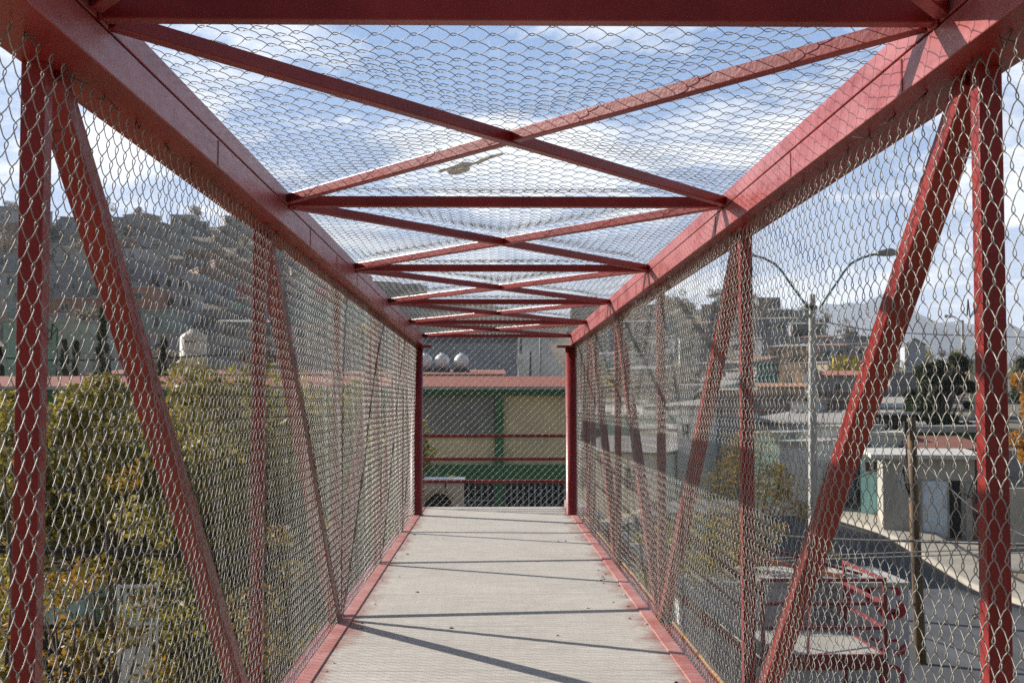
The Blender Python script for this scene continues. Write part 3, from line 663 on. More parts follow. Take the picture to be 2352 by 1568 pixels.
# --- evaporative cooler on a stand seen low left in the portal
CZ = 27.0
a = P(975, 1101, CZ); c = P(1064, 1101, CZ); ac = tag(empty('air_cooler', (a.x, CZ, a.z - 1.0)), 'beige boxy air cooler with a round black fan seen behind the end railing', 'air cooler')
w = c.x - a.x; CM_ = mat('beige_enamel', (.52, .42, .33), .5, col2=(.45, .36, .28), scale=3)
MB().box(0, w, 0, .8, 0, .97).build('body', CM_, ac, bevel=.015)
MB().box(-.03, w + .03, -.03, .83, .975, 1.01).build('lid', mat('white_enamel', (.75, .74, .70), .5), ac)
MB().box(w * .52, w * .55, -.012, -.002, .03, .94).build('seam', DARK, ac)
b = MB(); cx_, cz_ = w * .36, .43
for i in range(24):
    a0, a1 = R(30 + i * 6.4), R(30 + (i + 1) * 6.4)
    for (r0, r1) in ((.29, .37),):
        p = [(cx_ + r0 * math.cos(a0), -.02, cz_ + r0 * math.sin(a0)), (cx_ + r1 * math.cos(a0), -.02, cz_ + r1 * math.sin(a0)), (cx_ + r1 * math.cos(a1), -.02, cz_ + r1 * math.sin(a1)), (cx_ + r0 * math.cos(a1), -.02, cz_ + r0 * math.sin(a1))]
        b.add(p, [(0, 3, 2, 1)])
b.build('fan_shroud', mat('tan_shroud', (.40, .28, .19), .6), ac)
fan = MB(); fan.tube([(cx_, -.012, cz_), (cx_, -.003, cz_)], .285, 28); fan.build('fan_grille', DARK, ac)
MB().tube([(cx_, -.05, cz_), (cx_, -.013, cz_)], .07, 16).build('fan_hub', mat('dark_hub', (.03, .03, .03), .4), ac)
g0 = ground(a.x, CZ); b = MB()
for xx in (.05, w - .05):
    for yy in (.05, .75): b.box(xx - .03, xx + .03, yy - .03, yy + .03, g0 - (a.z - 1.0) - .1, -.002)
b.build('stand', mat('dark_iron', (.06, .055, .05), .6, .3), ac)

# --- left: pink and mint buildings, hillside houses
house('shop_building', 'long building with a bright pink red fascia on the lower hillside left', 526, 800, 656, 190, (.50, .06, .09), cat='building', depth=12, roof='flat', roofcol=(.45, .35, .34), yb=682, sink=0, extra=None)
house('shop_building', 'long pale mint painted building under the pink red one', 521, 830, 697, 175, (.28, .43, .38), cat='building', depth=12, roof='flat', roofcol=(.40, .40, .37), wins=((2, .3, 1.2, .8), (7, .3, 1.2, .8), (12, .3, 1.2, .8)))
house('brick_house', 'long orange brick house left of the tall cypress', 60, 235, 686, 150, (.38, .17, .09), depth=8, roof='flat', wins=((1.2, .5, 1, .9), (4, .5, 1, .9), (6.5, .5, 1, .9)))
house('brick_house', 'orange brick house with a pale doorway behind the second diagonal', 300, 352, 660, 155, (.42, .19, .11), depth=7, roof='flat', wins=((.6, .6, .8, .9),))
house('apartment_block', 'grey flat roofed block with a row of dark windows left of the second diagonal', 108, 232, 613, 175, (.27, .27, .28), depth=10, cat='apartment block', wins=((.8, 2.2, 1.1, .9), (2.8, 2.2, 1.1, .9), (4.8, 2.2, 1.1, .9), (6.2, 2.2, .9, .9)))
house('apartment_block', 'grey block with a purple strip by the left post', 236, 345, 600, 185, (.30, .28, .31), depth=10, cat='apartment block', wins=((1, 1, 1.1, .9), (3.6, 1, 1.1, .9)))
house('house', 'pale mint green walled house above the school roof at far left', 8, 130, 738, 118, (.26, .42, .30), depth=8, wins=((2.4, .4, .9, .9),))
house('house', 'mint and pink walled house beside the cypress', 134, 214, 740, 116, (.36, .40, .32), depth=8, doors=((1.5, .9, 1.2, (.4, .22, .22)),))
house('house', 'grey cement house behind the cypresses', 268, 408, 770, 110, (.31, .31, .33), depth=9, wins=((3.2, .6, 1, .9),))
house('house', 'grey block house right of the cream tank', 478, 640, 776, 112, (.33, .32, .33), depth=9, wins=((1.0, .6, 1, .9), (3.2, .6, 1, .9)))
house('house', 'pinkish rendered house right of the brown bushy tree', 655, 800, 742, 128, (.42, .34, .32), depth=9, wins=((1.0, .6, 1, .9), (3.2, .6, 1, .9)))
house('house', 'long grey walled house above the yellow tree', 642, 930, 800, 100, (.34, .34, .36), depth=9, wins=((2.0, .5, 1, .9), (6.2, .5, 1, .9)))
cols = [((.30, .30, .30), 'grey'), ((.24, .24, .26), 'dark grey'), ((.37, .35, .32), 'beige'), ((.34, .19, .13), 'brick red'), ((.45, .44, .42), 'pale'), ((.26, .30, .35), 'bluish'), ((.33, .27, .23), 'brown'), ((.30, .37, .33), 'faded green')]
kinds = ('flat roofed block house', 'house with a flat cement roof')
protos = []
def mini(i, col, cname, w, h, d, nwin, shed):
    e = empty('hillside_house', (0, 0, 0)); 
    MB().box(-w / 2, w / 2, 0, d, -3, h).build('wall', wallmat(col), e)
    if shed: MB().add([(-w / 2 - .2, -.2, h + .02), (w / 2 + .2, -.2, h + .02), (w / 2 + .2, d, h + .6), (-w / 2 - .2, d, h + .6), (-w / 2 - .2, -.2, h + .1), (w / 2 + .2, -.2, h + .1), (w / 2 + .2, d, h + .7), (-w / 2 - .2, d, h + .7)], [(3, 2, 1, 0), (4, 5, 6, 7), (0, 1, 5, 4), (1, 2, 6, 5), (2, 3, 7, 6), (3, 0, 4, 7)]).build('roof', wallmat((.33, .31, .29) if i % 2 else (.30, .14, .09)), e)
    else: MB().box(-w / 2 - .15, w / 2 + .15, -.15, d + .15, h + .002, h + .2).build('roof', wallmat((.36, .35, .33)), e)
    for q in range(nwin):
        x = -w / 2 + w * (q + .5) / nwin; MB().box(x - .5, x + .5, -.05, -.003, h - 1.7, h - .7).build('window', GLASS, e)
    MB().box(-w / 2 + .25, -w / 2 + 1.1, -.055, -.002, h - 2.9, h - .8).build('door', wallmat((.14, .12, .11)), e)
    return e
for i in range(16):
    c_, n_ = cols[i % 8]; protos.append((mini(i, c_, n_, rnd.uniform(4.2, 8), rnd.uniform(2.5, 4.2), rnd.uniform(5, 7), rnd.choice((2, 3)), i % 3 == 0), n_))
used = set(); placed = []
def place_mini(i, x, y, Z, rz, where, grp):
    """x, y: photo column and, when y is given, ground row; the house stands on the terrain there"""
    src, cname = protos[i]
    if i in used:
        r_ = src.copy(); COL.objects.link(r_)
        for ch in list(src.children): c2 = ch.copy(); COL.objects.link(c2); c2.parent = r_
    else: r_ = src; used.add(i)
    X = (x - 1130) / 2950 * Z; r_.location = (X, Z, ground(X, Z)); r_.rotation_euler = (0, 0, rz)
    lab = '%s %s %s' % (cname, kinds[0 if i % 3 else 1], where); tag(r_, lab, 'house', grp)
for k in range(420):
    x = rnd.uniform(-150, 940); Z = rnd.uniform(130, 325)
    if x > 600 and Z < 150: continue
    X = (x - 1130) / 2950 * Z
    if any((X - a_) ** 2 + (Z - b_) ** 2 < 8 ** 2 for a_, b_ in placed): continue
    placed.append((X, Z)); place_mini(rnd.randrange(16), x, 0, Z, rnd.uniform(-.5, .5), 'on the hillside left of the bridge', 'houses on the left hillside')
for k in range(220):
    x = rnd.uniform(1330, 2060); Z = rnd.uniform(170, 325)
    X = (x - 1130) / 2950 * Z
    if any((X - a_) ** 2 + (Z - b_) ** 2 < 11 ** 2 for a_, b_ in placed): continue
    placed.append((X, Z)); place_mini(rnd.randrange(16), x, 0, Z, rnd.uniform(-.9, .1), 'on the hillside right of the bridge', 'houses on the right hillside')
for i in range(16):
    if i not in used: 
        for ch in list(protos[i][0].children): bpy.data.objects.remove(ch)
        bpy.data.objects.remove(protos[i][0])
house('hilltop_block', 'dark flat topped block on the crest of the right hill', 1742, 1792, 686, 322, (.13, .13, .14), cat='building', depth=9, roof='parapet', sink=1)

# --- right: the town below
tcols = [((.62, .60, .55), 'pale cream'), ((.45, .43, .40), 'light grey'), ((.30, .28, .26), 'grey brown'), ((.55, .42, .30), 'sand coloured'), ((.40, .55, .48), 'pale mint'), ((.72, .71, .68), 'whitewashed'), ((.34, .20, .15), 'dull brick'), ((.24, .33, .42), 'dull blue')]
tp = [(mini(i, tcols[i % 8][0], '', rnd.uniform(4.5, 9), rnd.uniform(2.6, 3.4), rnd.uniform(5, 8), rnd.choice((2, 3)), i % 4 == 1), tcols[i % 8][1]) for i in range(8)]
tused = set(); tplaced = []
for k in range(700):
    x = rnd.uniform(1335, 2010); Z = rnd.uniform(57, 168)
    if Z < 62 + (x - 1335) * .01: continue
    X = (x - 1130) / 2950 * Z
    if any((X - a_) ** 2 + (Z - b_) ** 2 < (5.8 + Z * .012) ** 2 for a_, b_ in tplaced): continue
    tplaced.append((X, Z)); i = rnd.randrange(8); src, nm = tp[i]
    if i in tused:
        r_ = src.copy(); COL.objects.link(r_)
        for ch in list(src.children): c2 = ch.copy(); COL.objects.link(c2); c2.parent = r_
    else: r_ = src; tused.add(i)
    r_.name = 'town_house'; r_.location = (X, Z, ground(X, Z)); r_.rotation_euler = (0, 0, rnd.uniform(-1.15, -.45))
    tag(r_, '%s low house in the packed town right of the bridge' % nm, 'house', 'low houses of the town on the right')
for i in range(8):
    if i not in tused:
        for ch in list(tp[i][0].children): bpy.data.objects.remove(ch)
        bpy.data.objects.remove(tp[i][0])
def rh(*a, **k): return house(*a, **k)
rh('house', 'bright yellow house on the slope right of the lamp pole', 1914, 1973, 818, 135, (.55, .38, .02), depth=6, yaw=R(-14), wins=((.9, .6, .9, .7),))
rh('house', 'teal painted flat roofed house left of the lamp pole', 1738, 1848, 838, 118, (.05, .26, .24), depth=7, yaw=R(-12), wins=((1.5, .4, .8, .7),), roofcol=(.16, .15, .15))
rh('house', 'tall peach coloured house beside the lamp pole', 1790, 1850, 846, 102, (.60, .40, .25), depth=6, yaw=R(-18), roof='parapet', wins=((.5, .5, .6, .7),))
rh('house', 'narrow white house between the peach house and the lamp pole', 1843, 1868, 856, 98, (.75, .74, .72), depth=5, yaw=R(-18))
rh('house', 'grey walled house under a long red sheet roof right of the lamp pole', 1876, 1972, 864, 98, (.34, .35, .33), depth=6, yaw=R(-10), roof='shed', roofcol=(.42, .15, .09), rise=.5, over=.3, wins=((1.2, .5, .7, .6),))
rh('house', 'low house with an orange clay roof edge left of the lamp pole', 1740, 1846, 890, 92, (.46, .38, .28), depth=6, yaw=R(-12), roof='shed', roofcol=(.50, .24, .13), rise=.35, over=.2)
rh('house', 'dark brown house below the red sheet roof', 1880, 2000, 900, 84, (.16, .13, .12), depth=6, yaw=R(-8), roofcol=(.32, .25, .2))
rh('house', 'dark row house left of the lamp pole', 1640, 1826, 905, 80, (.14, .12, .12), depth=6, yaw=R(-6), roofcol=(.24, .17, .14))
rh('house', 'bright white house just left of the lamp pole', 1816, 1872, 927, 72, (.80, .79, .75), depth=6, yaw=R(-28), roofcol=(.5, .45, .4), wins=((.3, .4, .5, .5),))
rh('house', 'brown stuccoed house right of the lamp pole with stained wall', 1884, 1968, 920, 74, (.30, .23, .19), depth=6, yaw=R(-16), wins=((.9, .6, .6, .6),))
rh('workshop', 'long lavender grey workshop wall with a red coping behind the posts', 1600, 1742, 944, 64, (.28, .28, .33), cat='workshop', depth=8, yaw=R(-4), roofcol=(.38, .13, .11), slab=.09)
rh('house', 'dazzling white house front far down the right side of the bridge', 1555, 1596, 938, 62, (.82, .81, .78), depth=7, yaw=R(-32), wins=((.25, .7, .4, .6),))
rh('house', 'white low house right of the lamp pole base', 1872, 1960, 985, 61, (.76, .75, .71), depth=6, yaw=R(-30), roofcol=(.46, .44, .4))
rh('house', 'mint painted low wall house behind the sparse tree', 1700, 1790, 1000, 59, (.50, .66, .55), depth=6, yaw=R(-28), roofcol=(.46, .44, .4))
rh('house', 'whitewashed house left of the mint house behind the sparse tree', 1790, 1870, 1020, 56, (.70, .69, .64), depth=6, yaw=R(-30), roofcol=(.40, .38, .35))
rh('house', 'distant white house above the dark pine', 2078, 2122, 793, 150, (.42, .43, .46), depth=6, yaw=R(-12), roof='gable', roofcol=(.25, .24, .24), rise=.8)
rh('house', 'plain grey cement house left of the dark pine', 2044, 2100, 856, 96, (.25, .24, .25), depth=7, yaw=R(-8), roofcol=(.5, .48, .44))
rh('house', 'small house with white and yellow front right of the dark pine', 2226, 2256, 828, 120, (.70, .62, .40), depth=5, yaw=R(-20), roofcol=(.7, .7, .7))
rh('house', 'long low cream house under white sheet roofing beyond the wooden pole', 2018, 2120, 935, 78, (.50, .47, .42), depth=7, yaw=R(-6), roofcol=(.72, .73, .76), slab=.25)
rh('shed', 'open black fronted shed with a thin pale roof left of the pine foot', 2018, 2096, 952, 66, (.035, .03, .03), cat='shed', depth=4, yaw=R(-4), roofcol=(.42, .40, .40), slab=.12, over=.3)
rh('house', 'flat roofed house with a green band under its pale roof', 2108, 2262, 992, 64, (.05, .20, .07), depth=9, yaw=R(-5), roofcol=(.48, .46, .42), slab=.32, over=.5)
rh('house', 'pale house with a green patch left of the wooden pole', 2000, 2084, 1000, 60, (.55, .56, .50), depth=7, yaw=R(-10), roofcol=(.52, .50, .45), wins=((1.2, .4, .7, .5),))
rh('house', 'low house under a rust red corrugated roof', 2124, 2262, 1034, 57, (.10, .085, .075), depth=5, yaw=R(-3), roof='shed', roofcol=(.23, .075, .045), rise=.45, over=.3)
rh('house', 'turquoise painted house with a wide barred window', 1976, 2030, 1050, 54, (.34, .66, .66), depth=7, yaw=R(-24), roofcol=(.56, .54, .5), slab=.14, over=.25, wins=((.15, .12, .72, .52),))
def block_house():
    e = rh('block_house', 'bare cement block house with an overhanging slab roof and a pale blue metal door', 2027, 2226, 1052, 49.5, (.42, .39, .33), depth=7, yaw=R(-14), roofcol=(.55, .53, .49), slab=.16, over=.45, cat='house')
    H = None
    for ch in e.children:
        if ch.name.startswith('wall'): H = max(v.co.z for v in ch.data.vertices)
    MB().box(1.45, 2.35, -.06, -.004, .55, .55 + 2.12).build('door', mat('pale_blue_door', (.52, .64, .74), .45, col2=(.62, .66, .70), scale=2), e)
    MB().box(1.38, 1.448, -.10, -.003, .5, 2.74).build('door_frame', wallmat((.34, .31, .27)), e); MB().box(2.352, 2.418, -.10, -.003, .5, 2.74).build('door_frame', wallmat((.34, .31, .27)), e)
    b = MB()
    for zz_ in (.7, 1.35, 2.0):
        for xx in (1.52, 1.95): b.box(xx, xx + .33, -.075, -.0602, zz_, zz_ + .5)
    b.build('door_panel', mat('pale_door_panel', (.66, .72, .76), .5), e)
    MB().box(2.42, 2.85, -.02, -.003, .5, 2.7).build('doorway', DARK, e)
    f = MB().box(.55, .80, -.03, -.003, H - 1.2, H - .55).build('window', wallmat((.55, .53, .5)), e)
    MB().box(.585, .765, -.036, -.031, H - 1.16, H - .6).build('pane', mat('curtain', (.5, .48, .45), .8), f)
block_house()
gt = tag(empty('yard_gate', (P(2226, 1200, 48.6).x, 48.6, ground(18, 48.6) - .1), R(-12)), 'rust red barred yard gate beside cement pillars', 'gate')
for xx in (0, 1.15): MB().box(xx - .11, xx + .11, -.11, .11, 0, 2.2).build('pillar', wallmat((.42, .39, .34)), gt)
b = MB(); [b.box(.12 + q * .115, .15 + q * .115, -.02, .02, .25, 1.9) for q in range(9)]; b.build('bar', mat('rust_iron', (.13, .035, .03), .7), gt)
MB().box(.115, 1.035, -.04, -.0205, 1.1, 1.45).build('gate_panel', mat('rust_panel', (.30, .09, .08), .7), gt); MB().box(.115, 1.035, -.04, -.0205, .2, .8).build('gate_panel', mat('rust_panel2', (.30, .13, .09), .8), gt)
rh('garden_wall', 'beige rendered yard wall at the right edge of the photo', 2268, 2520, 1120, 47, (.42, .38, .31), cat='wall', depth=.3, yaw=R(-10), roof='none')
# parked dark car behind the yard wall
def car(loc, rz, col, label):
    e = tag(empty('parked_car', loc, rz), label, 'car')
    side = [(-2.1, .35), (-2.05, .75), (-1.35, .88), (-.75, 1.35), (.85, 1.38), (1.45, .92), (2.05, .85), (2.1, .35)]
    n = len(side); b = MB(); vs = [(x, -.82 + (.12 if z > 1 else 0), z) for x, z in side] + [(x, .82 - (.12 if z > 1 else 0), z) for x, z in side]
    b.add(vs, [tuple(range(n)), tuple(range(2 * n - 1, n - 1, -1))] + [(i, i + n, (i + 1) % n + n, (i + 1) % n) for i in range(n)]); b.build('body', mat('car_' + label[:6], col, .3), e, bevel=.05)
    for sx in (-1.3, 1.3):
        for sy in (-.8, .8):
            w_ = MB().tube([(sx, sy - .1, .33), (sx, sy + .1, .33)], .33, 20).build('wheel', mat('tyre', (.02, .02, .02), .8), e)
    for sy in (-1, 1):
        MB().add([(-1.2, sy * .845, .9), (-.72, sy * .745, 1.28), (.78, sy * .745, 1.3), (1.25, sy * .845, .95)], [(0, 1, 2, 3)]).build('side_window', GLASS, e)
    MB().add([(-1.36, -.7, .93), (-1.36, .7, .93), (-.8, .6, 1.34), (-.8, -.6, 1.34)], [(0, 1, 2, 3)]).build('windscreen', GLASS, e)
    return e
cc = P(2345, 1085, 51.5); car((cc.x + .4, 51.5, ground(cc.x, 51.5)), R(10), (.05, .09, .16), 'dark blue car parked behind the beige yard wall at the right edge')

# road, kerb and pavement down on the right
def strip(name, pts, w0, w1, dz, m, kind='structure'):
    V = []; F = []
    cen = []
    for i in range(len(pts) - 1):
        for q in range(10): f = q / 10; cen.append((pts[i][0] * (1 - f) + pts[i + 1][0] * f, pts[i][1] * (1 - f) + pts[i + 1][1] * f))
    cen.append(pts[-1])
    for i, (x, y) in enumerate(cen):
        a_ = cen[max(i - 1, 0)]; b_ = cen[min(i + 1, len(cen) - 1)]; t = Vector((b_[0] - a_[0], b_[1] - a_[1], 0)).normalized(); nn = Vector((-t.y, t.x, 0))
        for q in range(-1, 10):
            qq = min(max(q, 0), 8); o_ = w0 + (w1 - w0) * qq / 8; X, Y = x + nn.x * o_, y + nn.y * o_; V.append((X, Y, ground(X, Y) + (dz if q == qq else -.3)))
    for i in range(len(cen) - 1):
        for q in range(10): k_ = i * 11 + q; F.append((k_, k_ + 1, k_ + 12, k_ + 11))
    o_ = raw_mesh(name, np.array(V), np.array(F), m); tag(o_, kind=kind)
ROAD = mat('worn_road_concrete', (0.34, 0.31, 0.265), .92, col2=(.24, .22, .19), scale=1.2, bump=.3)
PAVE = mat('dusty_pavement', (0.40, 0.36, 0.30), .92, col2=(.30, .27, .22), scale=1.1, bump=.3)
ASPH_SHADE = mat('shade_dark_asphalt', (0.085, 0.088, 0.095), .92, col2=(.055, .056, .06), scale=.55, bump=.3, stretch=(1.5, .4, 1), low=.42, high=.58)  # asphalt, with a broad cast shadow put into its dark colour
path = [(8.5, 60), (9.6, 54), (10.6, 49), (11.4, 42), (12.6, 32), (14.5, 20), (18, 8), (24, -8)]  # right edge of the road drawn along the rim of that shadow
strip('road', path, -4.3, 4.3, .06, ASPH_SHADE); strip('pavement', path, 4.3, 6.2, .19, PAVE)
strip('lane', [(16.6, 46.4), (20, 45.2), (26, 44), (40, 43), (70, 45)], -1.6, 1.6, .05, ROAD)

# ------------------------------------------------------------------ street furniture, poles, cables
LZp = 38.0
lp = tag(empty('street_lamp', (P(1866, 1150, LZp).x, LZp, ground(9.5, LZp))), 'tall pale concrete street lamp with two curved teal arms right of the bridge', 'street lamp')
L0 = Vector(lp.location); ptop = P(1871, 676, LZp).z - L0.z
pm = mat('lamp_pole_concrete', (.46, .45, .42), .85, col2=(.36, .35, .33), scale=2)
MB().tube([(0, 0, -.3), (.03, 0, ptop * .5), (.06, 0, ptop)], [.16, .135, .10], 8).build('pole', pm, lp)
MB().box(-.06, .18, -.13, .13, ptop - .46, ptop - .34).build('clamp', mat('dark_bracket', (.05, .05, .05), .6), lp)
TEAL = mat('teal_arm_paint', (.015, .14, .13), .5)
def loc(x, y): q = P(x, y, LZp) - L0; return (q.x, 0, q.z)
for pts, hd in (([(1858, 708), (1842, 688), (1818, 655), (1795, 622), (1778, 605), (1752, 592), (1728, 586)], -1), ([(1884, 706), (1900, 680), (1920, 652), (1940, 622), (1955, 605), (1980, 592), (2012, 583)], 1)):
    MB().tube([loc(*p) for p in pts], .035, 8).build('arm', TEAL, lp, smooth=True)
    e_ = Vector(loc(*pts[-1]))
    MB().tube([e_ + Vector((-.05 * hd, 0, 0)), e_ + Vector((.12 * hd, 0, .02)), e_ + Vector((.45 * hd, 0, .05)), e_ + Vector((.68 * hd, 0, .02))], [.05, .09, .13, .05], 12).build('lamp_head', mat('lamp_housing', (.32, .33, .34), .5, .3), lp, smooth=True)
MB().tube([loc(1846, 722), loc(1862, 726)], .05, 8).build('bracket', pm, lp)
# wooden utility pole
uz = 31.0; ub = ground(10, uz); u0 = P(2093, 960, uz)
up = tag(empty('utility_pole', (u0.x, uz, ub)), 'brown wooden utility pole with dangling black cables right of the bridge', 'utility pole')
MB().tube([(.16, 0, -.5), (.06, 0, (u0.z - ub) * .5), (0, 0, u0.z - ub)], [.135, .125, .105], 12).build('pole', mat('old_pole_wood', (.20, .115, .045), .85, col2=(.07, .045, .03), scale=1.2, stretch=(6, 6, .5)), up, smooth=True)
b = MB(); top = u0.z - ub
b.tube([(-.14, -.05, top - .15), (-.17, -.12, top - .7), (-.15, -.12, top - 1.3), (-.10, -.13, top - 1.9), (-.2, -.13, top - 1.6), (-.26, -.13, top - 1.2)], .022, 6)
b.tube([(-.2, -.12, top - .9), (-.34, -.13, top - 1.5), (-.28, -.13, top - 1.75), (-.15, -.12, top - 1.55)], .012, 6)
b.box(-.22, -.12, -.16, -.05, top - .4, top - .08); b.build('cable_loop', mat('black_cable', (.012, .012, .012), .5), up)
CABLE = mat('black_cable', (.012, .012, .012), .5)
def cable(pts, r, label, n=24):
    """smooth curve through the given world points"""
    out = []
    for i in range(len(pts) - 1):
        p0 = pts[max(i - 1, 0)]; p1 = pts[i]; p2 = pts[i + 1]; p3 = pts[min(i + 2, len(pts) - 1)]
        for q in range(n):
            t = q / n; out.append(.5 * ((2 * p1) + (p2 - p0) * t + (2 * p0 - 5 * p1 + 4 * p2 - p3) * t * t + (3 * p1 - p0 - 3 * p2 + p3) * t ** 3))
    out.append(pts[-1]); tag(MB().tube(out, r, 6).build('overhead_cable', CABLE, smooth=True), label, 'cable')
cable([P(1606, 1208, 40), P(1760, 1226, 34), P(1917, 1237, 30), P(2100, 1242, 26), P(2400, 1250, 22), P(3100, 1262, 14)], .028, 'thick black cable crossing below the utility pole at right')
cable([P(1300, 1296, 30), P(1700, 1284, 26), P(1913, 1274, 24), P(2150, 1265, 22), P(2400, 1256, 20), P(3100, 1235, 15)], .012, 'upper of two thin black cables under the thick cable at right')
cable([P(1300, 1312, 30), P(1700, 1292, 26), P(1913, 1283, 24), P(2150, 1275, 22), P(2400, 1267, 20), P(3100, 1250, 15)], .012, 'lower of two thin black cables under the thick cable at right')
cable([P(-500, 1240, 14), P(0, 1256, 14), P(300, 1264, 15), P(560, 1270, 16), P(900, 1262, 18), P(1100, 1250, 20)], .022, 'upper thick black cable crossing behind the left mesh')
cable([P(-500, 1252, 14), P(0, 1266, 14), P(300, 1274, 15), P(560, 1281, 16), P(900, 1278, 18), P(1100, 1268, 20)], .022, 'lower thick black cable crossing behind the left mesh')
cable([P(-300, 800, 45), P(100, 826, 45), P(400, 820, 45), P(650, 806, 45)], .03, 'thin dark cable strung over the school roof at left')
cable([P(1876, 735, 38), P(2000, 758, 45), P(2150, 768, 52), P(2400, 776, 60)], .02, 'thin cable running right from the street lamp across the blue mountains')
cable([P(2096, 1040, 31), P(2010, 1080, 34), P(1930, 1115, 38)], .018, 'stay wire falling left from the wooden utility pole')
cable([P(2100, 1040, 31), P(2170, 1110, 29), P(2262, 1185, 27), P(2400, 1250, 25)], .018, 'stay wire falling right from the wooden utility pole')
def thin_lamp(x, y0, y1, Z, label):
    a_ = P(x, y1, Z); e = tag(empty('street_lamp', (a_.x, Z, a_.z)), label, 'street lamp'); h = P(x, y0, Z).z - a_.z
    MB().tube([(0, 0, -1), (0, 0, h)], .12, 8).build('pole', pm, e); MB().tube([(0, 0, h - .2), (-.6, 0, h + .25), (-1.0, 0, h + .3)], .05, 6).build('arm', pm, e)
    MB().tube([(-.95, 0, h + .3), (-1.5, 0, h + .33)], .13, 8).build('lamp_head', WHITE, e)
thin_lamp(2212, 735, 830, 105, 'slim distant street lamp above the dark pine')
post(1705, 890, 1012, 60, .10, (.36, .36, .35), 'thin grey pole left of the big street lamp')
post(1895, 720, 770, 160, .14, (.30, .33, .33), 'distant thin pole right of the street lamp in front of the hill')

# ------------------------------------------------------------------ left yard: turquoise kiosk, white gate, low walls
tk = tag(empty('market_stall', (P(365, 1340, 25).x, 25, 0)), 'turquoise sided stall with a dark open front below the left mesh', 'stall')
k0 = Vector(tk.location); TQ = mat('turquoise_sheet', (.26, .44, .43), .6, col2=(.22, .38, .38), scale=1)
zt = P(365, 1342, 25).z; zb_ = P(365, 1432, 25).z
MB().box(-2.6, 0, 0, 3.2, zb_, zt + .02).build('side_panel', TQ, tk); 
MB().box(-2.7, .12, -.12, 3.3, zt + .023, zt + .1).build('roof', wallmat((.24, .21, .19)), tk)
MB().box(-2.5, -.08, .1, 3.1, -.2, zb_ - .002).build('interior', DARK, tk)
for xx, yy in ((-.03, .03), (-.03, 3.15), (-2.55, .03)): MB().box(xx - .04, xx + .04, yy - .04, yy + .04, -.2, zb_ - .003).build('leg', TQ, tk)
g_ = tag(empty('white_gate', (P(272, 1340, 22).x, 22, 0)), 'white barred iron gate beside the turquoise stall', 'gate')
wz1, wz0 = P(300, 1342, 22).z, P(300, 1500, 22).z; wzm = P(300, 1431, 22).z; WG = mat('white_gate_paint', (.62, .64, .62), .6); ww = (361 - 272) / 2950 * 22
b = MB(); nb = 7
for q in range(nb): b.box(ww * q / (nb - 1) - .018, ww * q / (nb - 1) + .018, -.018, .018, -.1, wz1)
b.build('bar', WG, g_); b = MB(); b.box(0, ww, -.03, -.0185, wz1 - .05, wz1); b.box(0, ww, -.03, -.0185, wzm - .025, wzm + .025); b.build('cross_rail', WG, g_)
MB().box(.02, ww * .82, -.05, -.031, .5, P(300, 1485, 22).z).build('kick_panel', WG, g_)
rh('yard_shed', 'small grey cement shed beside a dark pillar in the school yard', 345, 412, 1192, 42, (.34, .33, .31), cat='shed', depth=3, roof='flat', roofcol=(.42, .40, .37), slab=.1)
rh('yard_wall', 'low beige wall in the school yard behind the left trees', -300, 342, 1160, 44, (.42, .38, .32), cat='wall', depth=.3, roof='none')
rh('yard_bench_wall', 'pale curved kerb wall in the school yard near the left trees', 60, 300, 1222, 34, (.42, .40, .36), cat='wall', depth=1.2, roof='none')
rh('grocery_shop', 'dark fronted shop under a grey roof right of the turquoise stall', 445, 640, 1300, 30, (.07, .065, .06), cat='shop', depth=5, roofcol=(.22, .2, .19), slab=.2, over=.4)
rh('storage_shed', 'grey roofed storage shed below the bridge at left', 640, 900, 1230, 34, (.30, .29, .27), cat='shed', depth=6, roofcol=(.36, .35, .34), slab=.12, over=.3)

# ------------------------------------------------------------------ trees
def leafmat(name, c1, c2, c3):
    m = bpy.data.materials.new(name); m.use_nodes = True; g = G(m)
    oi = g.n('ShaderNodeNewGeometry'); rp = g.n('ShaderNodeValToRGB'); e = rp.color_ramp.elements
    e[0].color = c1 + (1,); e[0].position = 0; e[1].color = c3 + (1,); e[1].position = 1; q = e.new(.5); q.color = c2 + (1,)
    g.l(oi.outputs['Random Per Island'], rp.inputs[0]); g.l(rp.outputs[0], g.b.inputs['Base Color']); g.b.inputs['Roughness'].default_value = .55; g.b.inputs['Specular IOR Level'].default_value = .4
    tr = g.n('ShaderNodeBsdfTranslucent'); g.l(rp.outputs[0], tr.inputs[0]); ms = g.n('ShaderNodeMixShader'); ms.inputs[0].default_value = .38
    out = m.node_tree.nodes['Material Output']; g.l(g.b.outputs[0], ms.inputs[1]); g.l(tr.outputs[0], ms.inputs[2]); g.l(ms.outputs[0], out.inputs[0])
    return m
LF_YEL = leafmat('autumn_leaf', (.09, .10, .02), (.26, .19, .025), (.36, .17, .02))
LF_YG = leafmat('olive_leaf', (.09, .10, .02), (.26, .22, .036), (.40, .29, .045))
LF_DK = leafmat('pine_needle', (.018, .03, .012), (.035, .05, .018), (.06, .07, .025))
LF_OR = leafmat('orange_leaf', (.38, .17, .02), (.52, .26, .03), (.30, .11, .01))
LF_BR = leafmat('bare_twig_leaf', (.13, .10, .07), (.20, .16, .12), (.26, .20, .14))
BARK = mat('bark', (.14, .11, .085), .95, col2=(.07, .055, .045), scale=5, stretch=(3, 3, .6))
